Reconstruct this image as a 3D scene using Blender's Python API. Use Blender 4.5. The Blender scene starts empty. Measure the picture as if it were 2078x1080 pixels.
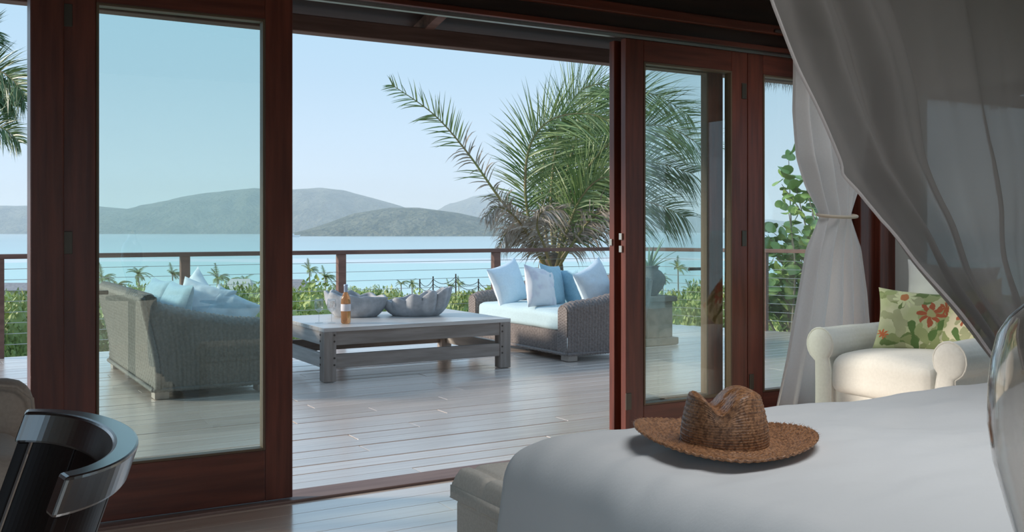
import bpy, math, random
from mathutils import Vector, Matrix, noise
random.seed(11)
R = math.radians
scene = bpy.context.scene
C = scene.collection

# ------------------------------------------------------------------ camera, sky, sun, exposure
CAMZ = 1.33
F = Vector((0.5105, 0.8599, 0.0)); RT = Vector((0.8599, -0.5105, 0.0))
cam_d = bpy.data.cameras.new('camera'); cam = bpy.data.objects.new('camera', cam_d); C.objects.link(cam)
cam.location = (0, 0, CAMZ); cam.rotation_euler = (R(90), 0, R(-30.7))
cam_d.sensor_width = 36; cam_d.lens = 35.0; cam_d.shift_y = -75/2078
cam_d.clip_end = 40000; cam_d.clip_start = 0.05
scene.camera = cam
vs = scene.view_settings
vs.view_transform = 'Standard'; vs.look = 'None'; vs.gamma = 1; vs.use_curve_mapping = False
vs.exposure = 0.0
scene.cycles.volume_bounces = 2

w = bpy.data.worlds.new('sky'); scene.world = w; w.use_nodes = True
nt = w.node_tree; nt.nodes.clear()
tc = nt.nodes.new('ShaderNodeTexCoord'); sp = nt.nodes.new('ShaderNodeSeparateXYZ')
rp = nt.nodes.new('ShaderNodeValToRGB'); bg = nt.nodes.new('ShaderNodeBackground'); wo = nt.nodes.new('ShaderNodeOutputWorld')
nt.links.new(tc.outputs['Generated'], sp.inputs[0]); nt.links.new(sp.outputs['Z'], rp.inputs[0])
e = rp.color_ramp.elements
e[0].position = 0.0; e[0].color = (0.68, 0.80, 0.94, 1)
e[1].position = 1.0; e[1].color = (0.44, 0.66, 0.92, 1)
x = e.new(0.10); x.color = (0.60, 0.785, 0.965, 1)
x = e.new(0.22); x.color = (0.50, 0.745, 0.95, 1)
x = e.new(0.45); x.color = (0.46, 0.70, 0.94, 1)
nt.links.new(rp.outputs[0], bg.inputs[0]); nt.links.new(bg.outputs[0], wo.inputs[0])
bg.inputs[1].default_value = 1.0

sun_d = bpy.data.lights.new('sun', 'SUN'); sun = bpy.data.objects.new('sun', sun_d); C.objects.link(sun)
sun_d.energy = 3.9; sun_d.angle = R(9); sun_d.color = (1.0, 0.88, 0.74)
sdir = Vector((0.83, -0.42, -0.32)).normalized()          # direction the light travels
sun.rotation_euler = sdir.to_track_quat('-Z', 'Y').to_euler()

# ------------------------------------------------------------------ helpers
def at(px, py, d):                                         # world point seen at a photo pixel, d metres into the view
    u = (px-1039)/2020; v = (py-465)/2020
    return Vector((0, 0, CAMZ)) + F*d + RT*(u*d) - Vector((0, 0, v*d))

def tag(o, label=None, cat=None, group=None, kind=None):
    if label: o['label'] = label
    if cat: o['category'] = cat
    if group: o['group'] = group
    if kind: o['kind'] = kind
    return o

def thing(name, label=None, cat=None, loc=(0, 0, 0), rz=0, group=None, kind=None):
    o = bpy.data.objects.new(name, None); C.objects.link(o)
    o.empty_display_size = 0.1
    o.location = loc; o.rotation_euler = (0, 0, rz)
    return tag(o, label, cat, group, kind)

class MB:
    def __init__(s): s.v = []; s.f = []
    def add(s, vs, fs):
        n = len(s.v); s.v += [tuple(p) for p in vs]; s.f += [tuple(i+n for i in q) for q in fs]; return s
    def box(s, x0, x1, y0, y1, z0, z1):
        return s.add([(x0,y0,z0),(x1,y0,z0),(x1,y1,z0),(x0,y1,z0),(x0,y0,z1),(x1,y0,z1),(x1,y1,z1),(x0,y1,z1)],
                     [(0,3,2,1),(4,5,6,7),(0,1,5,4),(1,2,6,5),(2,3,7,6),(3,0,4,7)])
    def tube(s, path, r, n=8, caps=True):
        path = [Vector(p) for p in path]; m = len(path)
        rad = r if isinstance(r, (list, tuple)) else [r]*m
        vs = []; up = None
        for i, p in enumerate(path):
            t = (path[min(i+1, m-1)]-path[max(i-1, 0)]).normalized()
            if up is None:
                up = Vector((0,0,1)) if abs(t.z) < .9 else Vector((1,0,0))
            a = t.cross(up)
            if a.length < 1e-5: a = t.orthogonal()
            a.normalize(); b = a.cross(t).normalized(); up = b
            for k in range(n):
                q = 2*math.pi*k/n
                vs.append(p + a*math.cos(q)*rad[i] + b*math.sin(q)*rad[i])
        fs = [(i*n+k, i*n+(k+1) % n, (i+1)*n+(k+1) % n, (i+1)*n+k) for i in range(m-1) for k in range(n)]
        if caps: fs += [tuple(range(n-1, -1, -1)), tuple((m-1)*n+k for k in range(n))]
        return s.add(vs, fs)
    def lathe(s, prof, n=28, c=(0, 0, 0), fn=None):
        vs = []
        for (r, z) in prof:
            for k in range(n):
                a = 2*math.pi*k/n
                p = Vector((r*math.cos(a), r*math.sin(a), z))
                if fn: p = fn(p, a)
                vs.append(p+Vector(c))
        m = len(prof)
        return s.add(vs, [(i*n+k, i*n+(k+1) % n, (i+1)*n+(k+1) % n, (i+1)*n+k) for i in range(m-1) for k in range(n)])
    def grid(s, nu, nv, fn, cu=False):
        vs = [fn(i/(nu if cu else nu-1), j/(nv-1)) for j in range(nv) for i in range(nu)]
        w_ = nu if cu else nu-1
        return s.add(vs, [(j*nu+i, j*nu+(i+1) % nu, (j+1)*nu+(i+1) % nu, (j+1)*nu+i) for j in range(nv-1) for i in range(w_)])
    def prism(s, poly, y0, y1):                            # poly in x-z, extruded along y
        n = len(poly)
        vs = [(p[0], y0, p[1]) for p in poly]+[(p[0], y1, p[1]) for p in poly]
        fs = [tuple(range(n)), tuple(range(2*n-1, n-1, -1))]+[(i, n+i, n+(i+1) % n, (i+1) % n) for i in range(n)]
        return s.add(vs, fs)
    def mesh(s, name, m, smooth=False):
        me = bpy.data.meshes.new(name); me.from_pydata(s.v, [], s.f); me.update()
        if m: me.materials.append(m)
        if smooth:
            me.polygons.foreach_set('use_smooth', [True]*len(me.polygons))
        return me
    def build(s, name, m, parent=None, smooth=False, bevel=0, world=True, solid=0):
        if parent is not None and world:
            chain = Vector(parent.location)
            q = parent.parent
            while q: chain += Vector(q.location); q = q.parent
            s.v = [(a-chain.x, b-chain.y, c-chain.z) for a, b, c in s.v]
        o = bpy.data.objects.new(name, s.mesh(name, m, smooth)); C.objects.link(o)
        if parent is not None: o.parent = parent
        if solid:
            k = o.modifiers.new('solid', 'SOLIDIFY'); k.thickness = solid; k.offset = 0
        if bevel:
            k = o.modifiers.new('bevel', 'BEVEL'); k.width = bevel; k.segments = 2; k.limit_method = 'ANGLE'
        return o

def inst(name, me, parent=None, loc=(0,0,0), rot=(0,0,0), sc=(1,1,1)):
    o = bpy.data.objects.new(name, me); C.objects.link(o)
    o.parent = parent; o.location = loc; o.rotation_euler = rot; o.scale = sc
    return o

def lerp(a, b, t): return a+(b-a)*t
def interp(pts, t):
    if t <= pts[0][0]: return pts[0][1]
    for (a, b), (c, d) in zip(pts, pts[1:]):
        if t <= c:
            return b+(d-b)*(t-a)/(c-a)
    return pts[-1][1]
def smooth_path(pts, n):
    pts = [Vector(p) for p in pts]; out = []
    m = len(pts)
    for i in range(n+1):
        t = i/n*(m-1); k = min(int(t), m-2); f = t-k
        p0, p1, p2, p3 = pts[max(k-1, 0)], pts[k], pts[k+1], pts[min(k+2, m-1)]
        out.append(.5*((2*p1)+(p2-p0)*f+(2*p0-5*p1+4*p2-p3)*f*f+(3*p1-p0-3*p2+p3)*f**3))
    return out
def nz(x, y, z=0.0, s=1.0): return noise.noise(Vector((x*s, y*s, z*s)))

# ------------------------------------------------------------------ materials
def pm(name, col, col2=None, rough=.6, spec=.5, scale=(5, 5, 5), detail=4, lo=.35, hi=.65, bump=0, bscale=None, bdist=.01,
       metal=0, rand=0, trans=0, sheen=0, coat=0, ior=None, sub=0, coat_ior=1.5, coat_rough=.03):
    m = bpy.data.materials.new(name); m.use_nodes = True
    t = m.node_tree; b = t.nodes['Principled BSDF']; L = t.links.new
    b.inputs['Base Color'].default_value = (*col, 1)
    b.inputs['Roughness'].default_value = rough
    b.inputs['Specular IOR Level'].default_value = spec
    b.inputs['Metallic'].default_value = metal
    b.inputs['Transmission Weight'].default_value = trans
    b.inputs['Sheen Weight'].default_value = sheen
    b.inputs['Coat Weight'].default_value = coat
    b.inputs['Coat IOR'].default_value = coat_ior; b.inputs['Coat Roughness'].default_value = coat_rough
    if ior: b.inputs['IOR'].default_value = ior
    co = t.nodes.new('ShaderNodeTexCoord'); oi = t.nodes.new('ShaderNodeObjectInfo')
    mp = t.nodes.new('ShaderNodeMapping'); mp.inputs['Scale'].default_value = scale
    ad = t.nodes.new('ShaderNodeVectorMath'); ad.operation = 'ADD'
    sc = t.nodes.new('ShaderNodeVectorMath'); sc.operation = 'SCALE'; sc.inputs[3].default_value = 37.0 if rand else 0.0
    L(oi.outputs['Random'], sc.inputs[0]); L(co.outputs['Object'], ad.inputs[0]); L(sc.outputs[0], ad.inputs[1])
    L(ad.outputs[0], mp.inputs[0])
    last = None
    if col2:
        n = t.nodes.new('ShaderNodeTexNoise'); n.inputs['Scale'].default_value = 1; n.inputs['Detail'].default_value = detail
        L(mp.outputs[0], n.inputs['Vector'])
        rr = t.nodes.new('ShaderNodeMapRange'); rr.inputs[1].default_value = lo; rr.inputs[2].default_value = hi
        L(n.outputs[0], rr.inputs[0])
        mx = t.nodes.new('ShaderNodeMix'); mx.data_type = 'RGBA'
        mx.inputs[6].default_value = (*col, 1); mx.inputs[7].default_value = (*col2, 1)
        L(rr.outputs[0], mx.inputs[0]); last = mx.outputs[2]
    if rand:
        hs = t.nodes.new('ShaderNodeHueSaturation')
        mr = t.nodes.new('ShaderNodeMapRange'); mr.inputs[3].default_value = 1-rand; mr.inputs[4].default_value = 1+rand
        L(oi.outputs['Random'], mr.inputs[0]); L(mr.outputs[0], hs.inputs['Value'])
        if last: L(last, hs.inputs['Color'])
        else: hs.inputs['Color'].default_value = (*col, 1)
        last = hs.outputs[0]
    if last: L(last, b.inputs['Base Color'])
    if bump:
        n2 = t.nodes.new('ShaderNodeTexNoise'); n2.inputs['Scale'].default_value = 1; n2.inputs['Detail'].default_value = 3
        m2 = t.nodes.new('ShaderNodeMapping'); m2.inputs['Scale'].default_value = bscale or scale
        L(ad.outputs[0], m2.inputs[0]); L(m2.outputs[0], n2.inputs['Vector'])
        bp = t.nodes.new('ShaderNodeBump'); bp.inputs['Strength'].default_value = bump; bp.inputs['Distance'].default_value = bdist
        L(n2.outputs[0], bp.inputs['Height']); L(bp.outputs[0], b.inputs['Normal'])
    return m

def glass_mat(name, tint, refl_rough=0.0, f0=.055):
    m = bpy.data.materials.new(name); m.use_nodes = True
    t = m.node_tree; t.nodes.clear(); L = t.links.new
    o = t.nodes.new('ShaderNodeOutputMaterial'); mx = t.nodes.new('ShaderNodeMixShader')
    tr = t.nodes.new('ShaderNodeBsdfTransparent'); tr.inputs[0].default_value = (*tint, 1)
    gl = t.nodes.new('ShaderNodeBsdfGlossy'); gl.inputs['Roughness'].default_value = refl_rough
    ge = t.nodes.new('ShaderNodeNewGeometry'); dt = t.nodes.new('ShaderNodeVectorMath'); dt.operation = 'DOT_PRODUCT'
    L(ge.outputs['Incoming'], dt.inputs[0]); L(ge.outputs['Normal'], dt.inputs[1])
    def mth(op, a, b_):
        n = t.nodes.new('ShaderNodeMath'); n.operation = op; n.use_clamp = op != 'SUBTRACT'
        for i, q in enumerate((a, b_)):
            if isinstance(q, (int, float)): n.inputs[i].default_value = q
            else: L(q, n.inputs[i])
        return n.outputs[0]
    ab = t.nodes.new('ShaderNodeMath'); ab.operation = 'ABSOLUTE'; L(dt.outputs['Value'], ab.inputs[0])
    sch = mth('ADD', mth('MULTIPLY', mth('POWER', mth('SUBTRACT', 1.0, ab.outputs[0]), 5.0), 1-f0), f0)
    L(sch, mx.inputs[0]); L(tr.outputs[0], mx.inputs[1]); L(gl.outputs[0], mx.inputs[2])
    L(mx.outputs[0], o.inputs[0])
    return m

M = {}
M['mahogany'] = pm('mahogany', (.165, .040, .023), (.095, .022, .013), rough=.34, scale=(30, 30, 2.2), bump=.08, rand=.06)
M['mahogany_h'] = pm('mahogany_h', (.165, .040, .023), (.095, .022, .013), rough=.34, scale=(2.2, 30, 30), bump=.08, rand=.06)
M['dark_wood'] = pm('dark_wood', (.034, .014, .010), (.020, .009, .007), rough=.45, scale=(2, 25, 25), bump=.1, rand=.1)
M['eave_wood'] = pm('eave_wood', (.17, .10, .085), (.11, .062, .052), rough=.6, scale=(2, 25, 25), bump=.1, rand=.08)
M['deck'] = pm('deck', (.90, .77, .68), (.74, .58, .50), rough=.30, spec=.9, scale=(1.3, 30, 30), detail=6, lo=.3, hi=.7, bump=.08, bscale=(2, 40, 20), bdist=.002, rand=.11, coat=1, coat_ior=2.6, coat_rough=.24)
M['floorwood'] = pm('floorwood', (.92, .75, .63), (.84, .65, .53), rough=.3, spec=.9, scale=(1.2, 26, 20), bump=.03, bdist=.002, rand=.06, coat=1, coat_ior=2.8, coat_rough=.15)
M['threshold'] = pm('threshold', (.30, .19, .16), (.22, .13, .11), rough=.5, scale=(2, 25, 25))
M['track'] = pm('track', (.45, .47, .47), rough=.35, metal=1)
M['metal_dark'] = pm('metal_dark', (.10, .085, .07), rough=.4, metal=.8)
M['metal'] = pm('metal', (.55, .53, .48), rough=.3, metal=1)
M['bead'] = pm('bead', (.13, .085, .05), rough=.45)
M['glass_cyan'] = glass_mat('glass_cyan', (.905, .995, .972), f0=.11)
M['glass'] = glass_mat('glass', (.925, .965, .955), f0=.07)
M['railwood'] = pm('railwood', (.20, .105, .08), (.14, .07, .055), rough=.5, scale=(3, 20, 20), rand=.08)
M['cable'] = pm('cable', (.55, .58, .58), rough=.4, metal=.7)
M['tablewood'] = pm('tablewood', (.37, .315, .28), (.26, .215, .185), rough=.62, scale=(2.2, 26, 26), detail=6, bump=.2, bdist=.004, rand=.06)
M['tablewood_v'] = pm('tablewood_v', (.37, .315, .28), (.26, .215, .185), rough=.62, scale=(26, 26, 2.2), detail=6, bump=.2, bdist=.004, rand=.06)
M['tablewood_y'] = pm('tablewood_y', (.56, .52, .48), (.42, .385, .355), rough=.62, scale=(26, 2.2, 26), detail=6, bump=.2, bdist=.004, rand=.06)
M['tabletop'] = pm('tabletop', (.66, .63, .60), (.52, .48, .45), rough=.4, spec=.8, scale=(2.2, 26, 26), detail=6, bump=.1, bdist=.003, rand=.06, coat=.7, coat_ior=1.9, coat_rough=.3)  # bleached planks, paler than the legs also to stand in for skylight on top
M['peg'] = pm('peg', (.07, .05, .04), rough=.6)
M['wicker'] = pm('wicker', (.26, .22, .205), (.15, .122, .112), rough=.6, scale=(55, 55, 55), lo=.3, hi=.7)
M['wicker_left'] = pm('wicker_left', (.20, .19, .17), (.12, .112, .10), rough=.6, scale=(55, 55, 55), lo=.3, hi=.7)
M['foot'] = pm('foot', (.42, .36, .32), rough=.6)
M['seat_teal'] = pm('seat_teal', (.52, .67, .71), (.48, .62, .66), rough=.85, scale=(60, 60, 60), bump=.12, sheen=.2)
M['blue_pale'] = pm('blue_pale', (.74, .84, .91), (.69, .80, .88), rough=.85, scale=(50, 50, 50), bump=.12, sheen=.2)
M['blue_mid'] = pm('blue_mid', (.36, .57, .68), (.31, .51, .62), rough=.85, scale=(50, 50, 50), bump=.12, sheen=.2)
M['lilac'] = pm('lilac', (.80, .82, .86), (.62, .60, .70), rough=.85, scale=(7, 7, 9), detail=2, lo=.5, hi=.75, bump=.1, sheen=.2)
M['stone'] = pm('stone', (.50, .51, .53), (.36, .37, .39), rough=.85, scale=(14, 14, 14), detail=8, bump=.4, bscale=(60, 60, 60), bdist=.006)
M['urnstone'] = pm('urnstone', (.17, .16, .15), (.10, .095, .09), rough=.8, scale=(18, 18, 18), bump=.4)
M['plinth'] = pm('plinth', (.46, .42, .34), (.36, .33, .27), rough=.9, scale=(10, 10, 10), bump=.3)
M['rose'] = pm('rose', (.86, .44, .20), rough=.05, trans=.75, ior=1.35)
M['foil'] = pm('foil', (.40, .48, .60), rough=.35, metal=.3)
M['label'] = pm('label', (.80, .74, .76), rough=.7)
M['clear'] = pm('clear', (1, 1, 1), rough=.0, trans=1, ior=1.45)
M['thinglass'] = glass_mat('thinglass', (.95, .955, .955), f0=.13)
M['vaseglass'] = pm('vaseglass', (.84, .82, .80), rough=.03, trans=.93, ior=1.42)
M['duvet'] = pm('duvet', (.83, .83, .83), rough=.9, scale=(3, 3, 3), bump=.16, bscale=(70, 110, 70), bdist=.004, sheen=.15)
M['linen'] = pm('linen', (.80, .74, .66), (.72, .66, .58), rough=.9, scale=(120, 120, 120), bump=.2, bdist=.002)
M['beige'] = pm('beige', (.42, .33, .27), (.37, .29, .235), rough=.9, scale=(90, 90, 90), bump=.15, bdist=.003, sheen=.2)
M['lacquer'] = pm('lacquer', (.016, .007, .006), (.010, .005, .004), rough=.42, spec=.22, scale=(20, 20, 3))
M['lacquer_gloss'] = pm('lacquer_gloss', (.020, .009, .008), (.012, .006, .005), rough=.3, spec=.8, scale=(20, 20, 3), coat=1, coat_ior=2.4, coat_rough=.22)
M['curtain'] = pm('curtain', (.60, .55, .55), (.56, .51, .51), rough=.9, scale=(80, 80, 80), bump=.1, bdist=.002)
def cloth_mat(name, col, tr):
    m = pm(name, col, tuple(c*.94 for c in col), rough=.9, scale=(80, 80, 80), bump=.1, bdist=.002)
    t = m.node_tree; L = t.links.new; b = t.nodes['Principled BSDF']; o = t.nodes['Material Output']
    tl = t.nodes.new('ShaderNodeBsdfTranslucent'); tl.inputs[0].default_value = (*col, 1)
    mx = t.nodes.new('ShaderNodeMixShader'); mx.inputs[0].default_value = tr
    L(b.outputs[0], mx.inputs[1]); L(tl.outputs[0], mx.inputs[2]); L(mx.outputs[0], o.inputs[0])
    return m
M['curtain'] = cloth_mat('curtain_cloth', (.86, .81, .80), .55)
M['tie'] = pm('tie', (.62, .52, .42), rough=.8)
M['chairwhite'] = pm('chairwhite', (.80, .80, .76), (.76, .76, .72), rough=.9, scale=(60, 60, 60), bump=.12, bdist=.003, sheen=.2)
M['pillowwhite'] = pm('pillowwhite', (.80, .81, .79), rough=.9, scale=(60, 60, 60), bump=.12, bdist=.003)
M['wallpaint'] = pm('wallpaint', (.70, .70, .66), (.66, .66, .62), rough=.9, scale=(3, 3, 3))
M['ceil'] = pm('ceil', (.05, .026, .02), (.035, .018, .013), rough=.6, scale=(2, 25, 25))
M['thatch'] = pm('thatch', (.22, .18, .12), (.14, .11, .07), rough=.9, scale=(20, 20, 4))
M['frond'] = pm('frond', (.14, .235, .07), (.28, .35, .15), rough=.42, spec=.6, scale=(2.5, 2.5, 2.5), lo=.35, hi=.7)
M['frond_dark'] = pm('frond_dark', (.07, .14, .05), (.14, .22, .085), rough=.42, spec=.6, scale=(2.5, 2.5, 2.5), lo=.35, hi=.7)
M['dry'] = pm('dry', (.54, .47, .41), (.27, .23, .18), rough=.75, scale=(6, 6, 6))
M['rachis'] = pm('rachis', (.22, .25, .09), (.26, .20, .10), rough=.5, scale=(2, 2, 2))
M['bark'] = pm('bark', (.22, .17, .13), (.13, .10, .075), rough=.9, scale=(8, 8, 30), bump=.4)
M['bark_far'] = pm('bark_far', (.30, .26, .21), rough=.9)
M['palm_far'] = pm('palm_far', (.20, .27, .10), (.34, .38, .17), rough=.55, scale=(.8, .8, .8), rand=.18)
M['bush'] = pm('bush', (.30, .40, .12), (.48, .53, .21), rough=.55, scale=(.9, .9, .9), rand=.25)
M['bush_dark'] = pm('bush_dark', (.17, .27, .09), (.30, .38, .15), rough=.55, scale=(.9, .9, .9), rand=.25)
M['grapeleaf'] = pm('grapeleaf', (.20, .34, .09), (.30, .42, .14), rough=.45, scale=(4, 4, 4), rand=.35)
M['agave'] = pm('agave', (.20, .30, .17), rough=.5)
M['soil'] = pm('soil', (.13, .17, .06), (.22, .22, .11), rough=.95, scale=(.4, .4, .4))
M['roofgrey'] = pm('roofgrey', (.36, .35, .36), (.28, .27, .28), rough=.9, scale=(3, 3, 3))
M['roofpale'] = pm('roofpale', (.72, .68, .66), rough=.9)
M['ropefence'] = pm('ropefence', (.07, .06, .055), rough=.9)
M['hill'] = pm('hill', (.075, .10, .065), (.20, .21, .15), rough=1, spec=.1, scale=(.012, .012, .012), detail=10, lo=.3, hi=.7, bump=1, bscale=(.05, .05, .05), bdist=25)
M['boat'] = pm('boat', (.85, .85, .85), rough=.4)

# woven straw for the hat
def hat_mat():
    m = pm('hat', (.46, .22, .10), (.18, .075, .03), rough=.42, spec=.7, scale=(120, 120, 90), lo=.4, hi=.62, bump=.5, bscale=(140, 140, 140), bdist=.004)
    return m
M['hat'] = hat_mat()

def sheer_mat():
    m = bpy.data.materials.new('sheer'); m.use_nodes = True
    t = m.node_tree; t.nodes.clear(); L = t.links.new
    o = t.nodes.new('ShaderNodeOutputMaterial')
    d = t.nodes.new('ShaderNodeBsdfDiffuse'); d.inputs[0].default_value = (.30, .275, .26, 1)
    tl = t.nodes.new('ShaderNodeBsdfTranslucent'); tl.inputs[0].default_value = (.30, .28, .27, 1)
    tr = t.nodes.new('ShaderNodeBsdfTransparent')
    lw = t.nodes.new('ShaderNodeLayerWeight'); lw.inputs[0].default_value = .35
    m1 = t.nodes.new('ShaderNodeMixShader'); m1.inputs[0].default_value = .45
    m2 = t.nodes.new('ShaderNodeMixShader')
    mr = t.nodes.new('ShaderNodeMapRange'); mr.inputs[3].default_value = .93; mr.inputs[4].default_value = .97
    L(lw.outputs['Facing'], mr.inputs[0]); L(mr.outputs[0], m2.inputs[0])
    L(d.outputs[0], m1.inputs[1]); L(tl.outputs[0], m1.inputs[2])
    L(tr.outputs[0], m2.inputs[1]); L(m1.outputs[0], m2.inputs[2]); L(m2.outputs[0], o.inputs[0])
    return m
M['sheer'] = sheer_mat()

def sea_mat():
    m = pm('sea', (.3, .6, .65), rough=.28, spec=.5)
    t = m.node_tree; b = t.nodes['Principled BSDF']; L = t.links.new
    g = t.nodes.new('ShaderNodeNewGeometry')
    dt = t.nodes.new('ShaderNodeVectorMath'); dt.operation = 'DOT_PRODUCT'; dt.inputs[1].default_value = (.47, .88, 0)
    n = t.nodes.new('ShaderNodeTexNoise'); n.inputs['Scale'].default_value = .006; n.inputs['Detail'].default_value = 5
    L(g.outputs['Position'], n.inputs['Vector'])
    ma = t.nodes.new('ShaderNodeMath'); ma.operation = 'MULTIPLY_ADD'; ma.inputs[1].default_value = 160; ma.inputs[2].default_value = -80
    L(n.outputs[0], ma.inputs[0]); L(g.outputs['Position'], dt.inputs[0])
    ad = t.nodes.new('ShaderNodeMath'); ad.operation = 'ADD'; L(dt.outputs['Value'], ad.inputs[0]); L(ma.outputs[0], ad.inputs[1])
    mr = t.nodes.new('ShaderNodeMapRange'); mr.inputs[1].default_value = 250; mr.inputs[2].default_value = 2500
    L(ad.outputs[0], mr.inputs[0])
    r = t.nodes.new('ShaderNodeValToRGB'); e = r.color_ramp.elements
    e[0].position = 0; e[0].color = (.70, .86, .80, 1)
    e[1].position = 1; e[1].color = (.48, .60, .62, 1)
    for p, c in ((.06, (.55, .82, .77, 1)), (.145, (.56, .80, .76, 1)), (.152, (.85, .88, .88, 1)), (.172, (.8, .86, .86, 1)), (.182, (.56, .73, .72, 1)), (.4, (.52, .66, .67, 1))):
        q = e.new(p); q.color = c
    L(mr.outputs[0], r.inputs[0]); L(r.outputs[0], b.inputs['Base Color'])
    n2 = t.nodes.new('ShaderNodeTexNoise'); n2.inputs['Scale'].default_value = .25; n2.inputs['Detail'].default_value = 4
    L(g.outputs['Position'], n2.inputs['Vector'])
    bp = t.nodes.new('ShaderNodeBump'); bp.inputs['Strength'].default_value = .5; bp.inputs['Distance'].default_value = .6
    L(n2.outputs[0], bp.inputs['Height']); L(bp.outputs[0], b.inputs['Normal'])
    return m
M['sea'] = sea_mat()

def floral_mat(name, base, base2, seed):
    m = pm(name, base, base2, rough=.85, scale=(6, 6, 6), lo=.4, hi=.6, bump=.1, bscale=(60, 60, 60), bdist=.002, sheen=.15)
    t = m.node_tree; b = t.nodes['Principled BSDF']; L = t.links.new
    cur = b.inputs['Base Color'].links[0].from_socket
    co = t.nodes.new('ShaderNodeTexCoord'); sx = t.nodes.new('ShaderNodeSeparateXYZ')
    wn = t.nodes.new('ShaderNodeTexNoise'); wn.inputs['Scale'].default_value = 16; wn.inputs['Detail'].default_value = 3; L(co.outputs['Object'], wn.inputs['Vector'])
    wv = t.nodes.new('ShaderNodeVectorMath'); wv.operation = 'MULTIPLY_ADD'; wv.inputs[1].default_value = (.055, .055, .055); L(wn.outputs['Color'], wv.inputs[0]); L(co.outputs['Object'], wv.inputs[2])
    wu = t.nodes.new('ShaderNodeVectorMath'); wu.operation = 'SUBTRACT'; wu.inputs[1].default_value = (.0275, .0275, .0275); L(wv.outputs[0], wu.inputs[0]); L(wu.outputs[0], sx.inputs[0])
    def mth(op, a, c=None, d=None, clamp=False):
        n = t.nodes.new('ShaderNodeMath'); n.operation = op; n.use_clamp = clamp
        for i, q in enumerate((a, c, d)):
            if q is None: continue
            if isinstance(q, (int, float)): n.inputs[i].default_value = q
            else: L(q, n.inputs[i])
        return n.outputs[0]
    def lay(mask, col):
        nonlocal cur
        mx = t.nodes.new('ShaderNodeMix'); mx.data_type = 'RGBA'; mx.inputs[7].default_value = (*col, 1)
        L(mask, mx.inputs[0]); L(cur, mx.inputs[6]); cur = mx.outputs[2]
    def flower(cx, cz, rad, petals, col, ph, inner=.45, centre=None, sharp=1):
        dx = mth('SUBTRACT', sx.outputs[0], cx); dz = mth('SUBTRACT', sx.outputs[2], cz)
        rr = mth('SQRT', mth('ADD', mth('MULTIPLY', dx, dx), mth('MULTIPLY', dz, dz)))
        an = mth('ARCTAN2', dz, dx)
        pe = mth('ABSOLUTE', mth('COSINE', mth('MULTIPLY_ADD', an, petals/2, ph)))
        if petals == 2: pe = mth('POWER', pe, 5)
        lim = mth('MULTIPLY_ADD', pe, rad*(1-inner), rad*inner)
        lay(mth('MULTIPLY', mth('SUBTRACT', lim, rr), 260, clamp=True), col)
        if centre: lay(mth('MULTIPLY', mth('SUBTRACT', rad*.33, rr), 260, clamp=True), centre)
    rnd = random.Random(seed)
    for k in range(24):                                       # leaves
        flower(rnd.uniform(-.25, .25), rnd.uniform(.04, .42), rnd.uniform(.06, .13), 2, ((.15, .22, .07), (.28, .33, .14), (.40, .42, .24), (.34, .40, .18))[k % 4], rnd.uniform(0, 3), .04)
    flower(-.10, .34, .075, 11, (.66, .70, .42), .3, .45, (.50, .20, .08))
    flower(.06, .24, .085, 8, (.42, .11, .05), .2, .3, (.42, .42, .20))
    flower(.15, .28, .055, 9, (.44, .12, .05), .9, .3)
    flower(-.21, .10, .04, 8, (.62, .16, .06), .4, .4)
    flower(.19, .08, .045, 8, (.64, .17, .07), 1.4, .4)
    flower(-.03, .10, .09, 2, (.10, .19, .05), 1.3, .1)
    flower(.10, .14, .08, 2, (.12, .22, .06), 2.2, .1)
    L(cur, b.inputs['Base Color'])
    return m
M['floral'] = floral_mat('floral', (.50, .55, .30), (.62, .62, .42), 3)
M['floral_pale'] = floral_mat('floral_pale', (.72, .68, .48), (.60, .62, .38), 8)

# ================================================================== SETTING: room
WY = 4.78
fl = thing('floor', kind='structure')
rnd = random.Random(4)
MB().box(-2.6, 6.1, -2.6, 4.70, -.10, -.024).build('subfloor', M['dark_wood'], fl)
me_cache = {}
y = -2.6
row = 0
while y < 4.68:
    y1 = min(y+.158, 4.695)
    xs = [-2.6, -2.6+rnd.uniform(1.0, 3.5)]
    while xs[-1] < 5.2: xs.append(xs[-1]+rnd.uniform(2.4, 3.8))
    xs[-1] = 6.1
    for a, b in zip(xs, xs[1:]):
        MB().box(a+.001, b-.001, y+.001, y1-.001, -.024, 0).build('plank', M['floorwood'], fl, bevel=.0012)
    y += .158; row += 1
MB().box(-2.6, 6.1, 4.70, 4.895, -.05, .012).build('trim_1', M['threshold'], bevel=.004)['kind'] = 'structure'

# lintel above the doors and the beams that edge it
MB().box(-2.6, 6.2, 4.73, 4.86, 2.49, 3.1).build('wall_front', M['dark_wood'], bevel=.006)['kind'] = 'structure'
t2 = thing('trim_2', kind='structure')
MB().box(-2.6, 6.0, 4.70, 4.735, 2.60, 2.66).build('ledge', M['mahogany_h'], t2, bevel=.006)
MB().box(-2.6, 6.0, 4.712, 4.735, 2.49, 2.52).build('edge_bead', M['mahogany_h'], t2, bevel=.004)
MB().box(-2.6, 6.0, 4.765, 4.80, 2.474, 2.492).build('track', M['track'], t2)
# fixed post left of the ajar door
MB().box(.402, .535, 4.71, 4.86, 0, 2.49).build('trim_3', M['mahogany'], bevel=.006)['kind'] = 'structure'
# corner posts on the right
cp = thing('trim_4', kind='structure')
MB().box(5.60, 5.69, 4.70, 4.87, 0, 2.49).build('post', M['mahogany'], cp, bevel=.006)
MB().box(5.69, 5.79, 4.735, 4.85, 0, 2.49).build('post', M['mahogany'], cp, bevel=.004)
MB().box(5.79, 5.88, 4.69, 4.87, 0, 2.49).build('post', M['mahogany'], cp, bevel=.006)
MB().box(5.88, 6.05, 4.73, 4.86, 0, 2.49).build('post', M['mahogany'], cp, bevel=.004)
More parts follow.
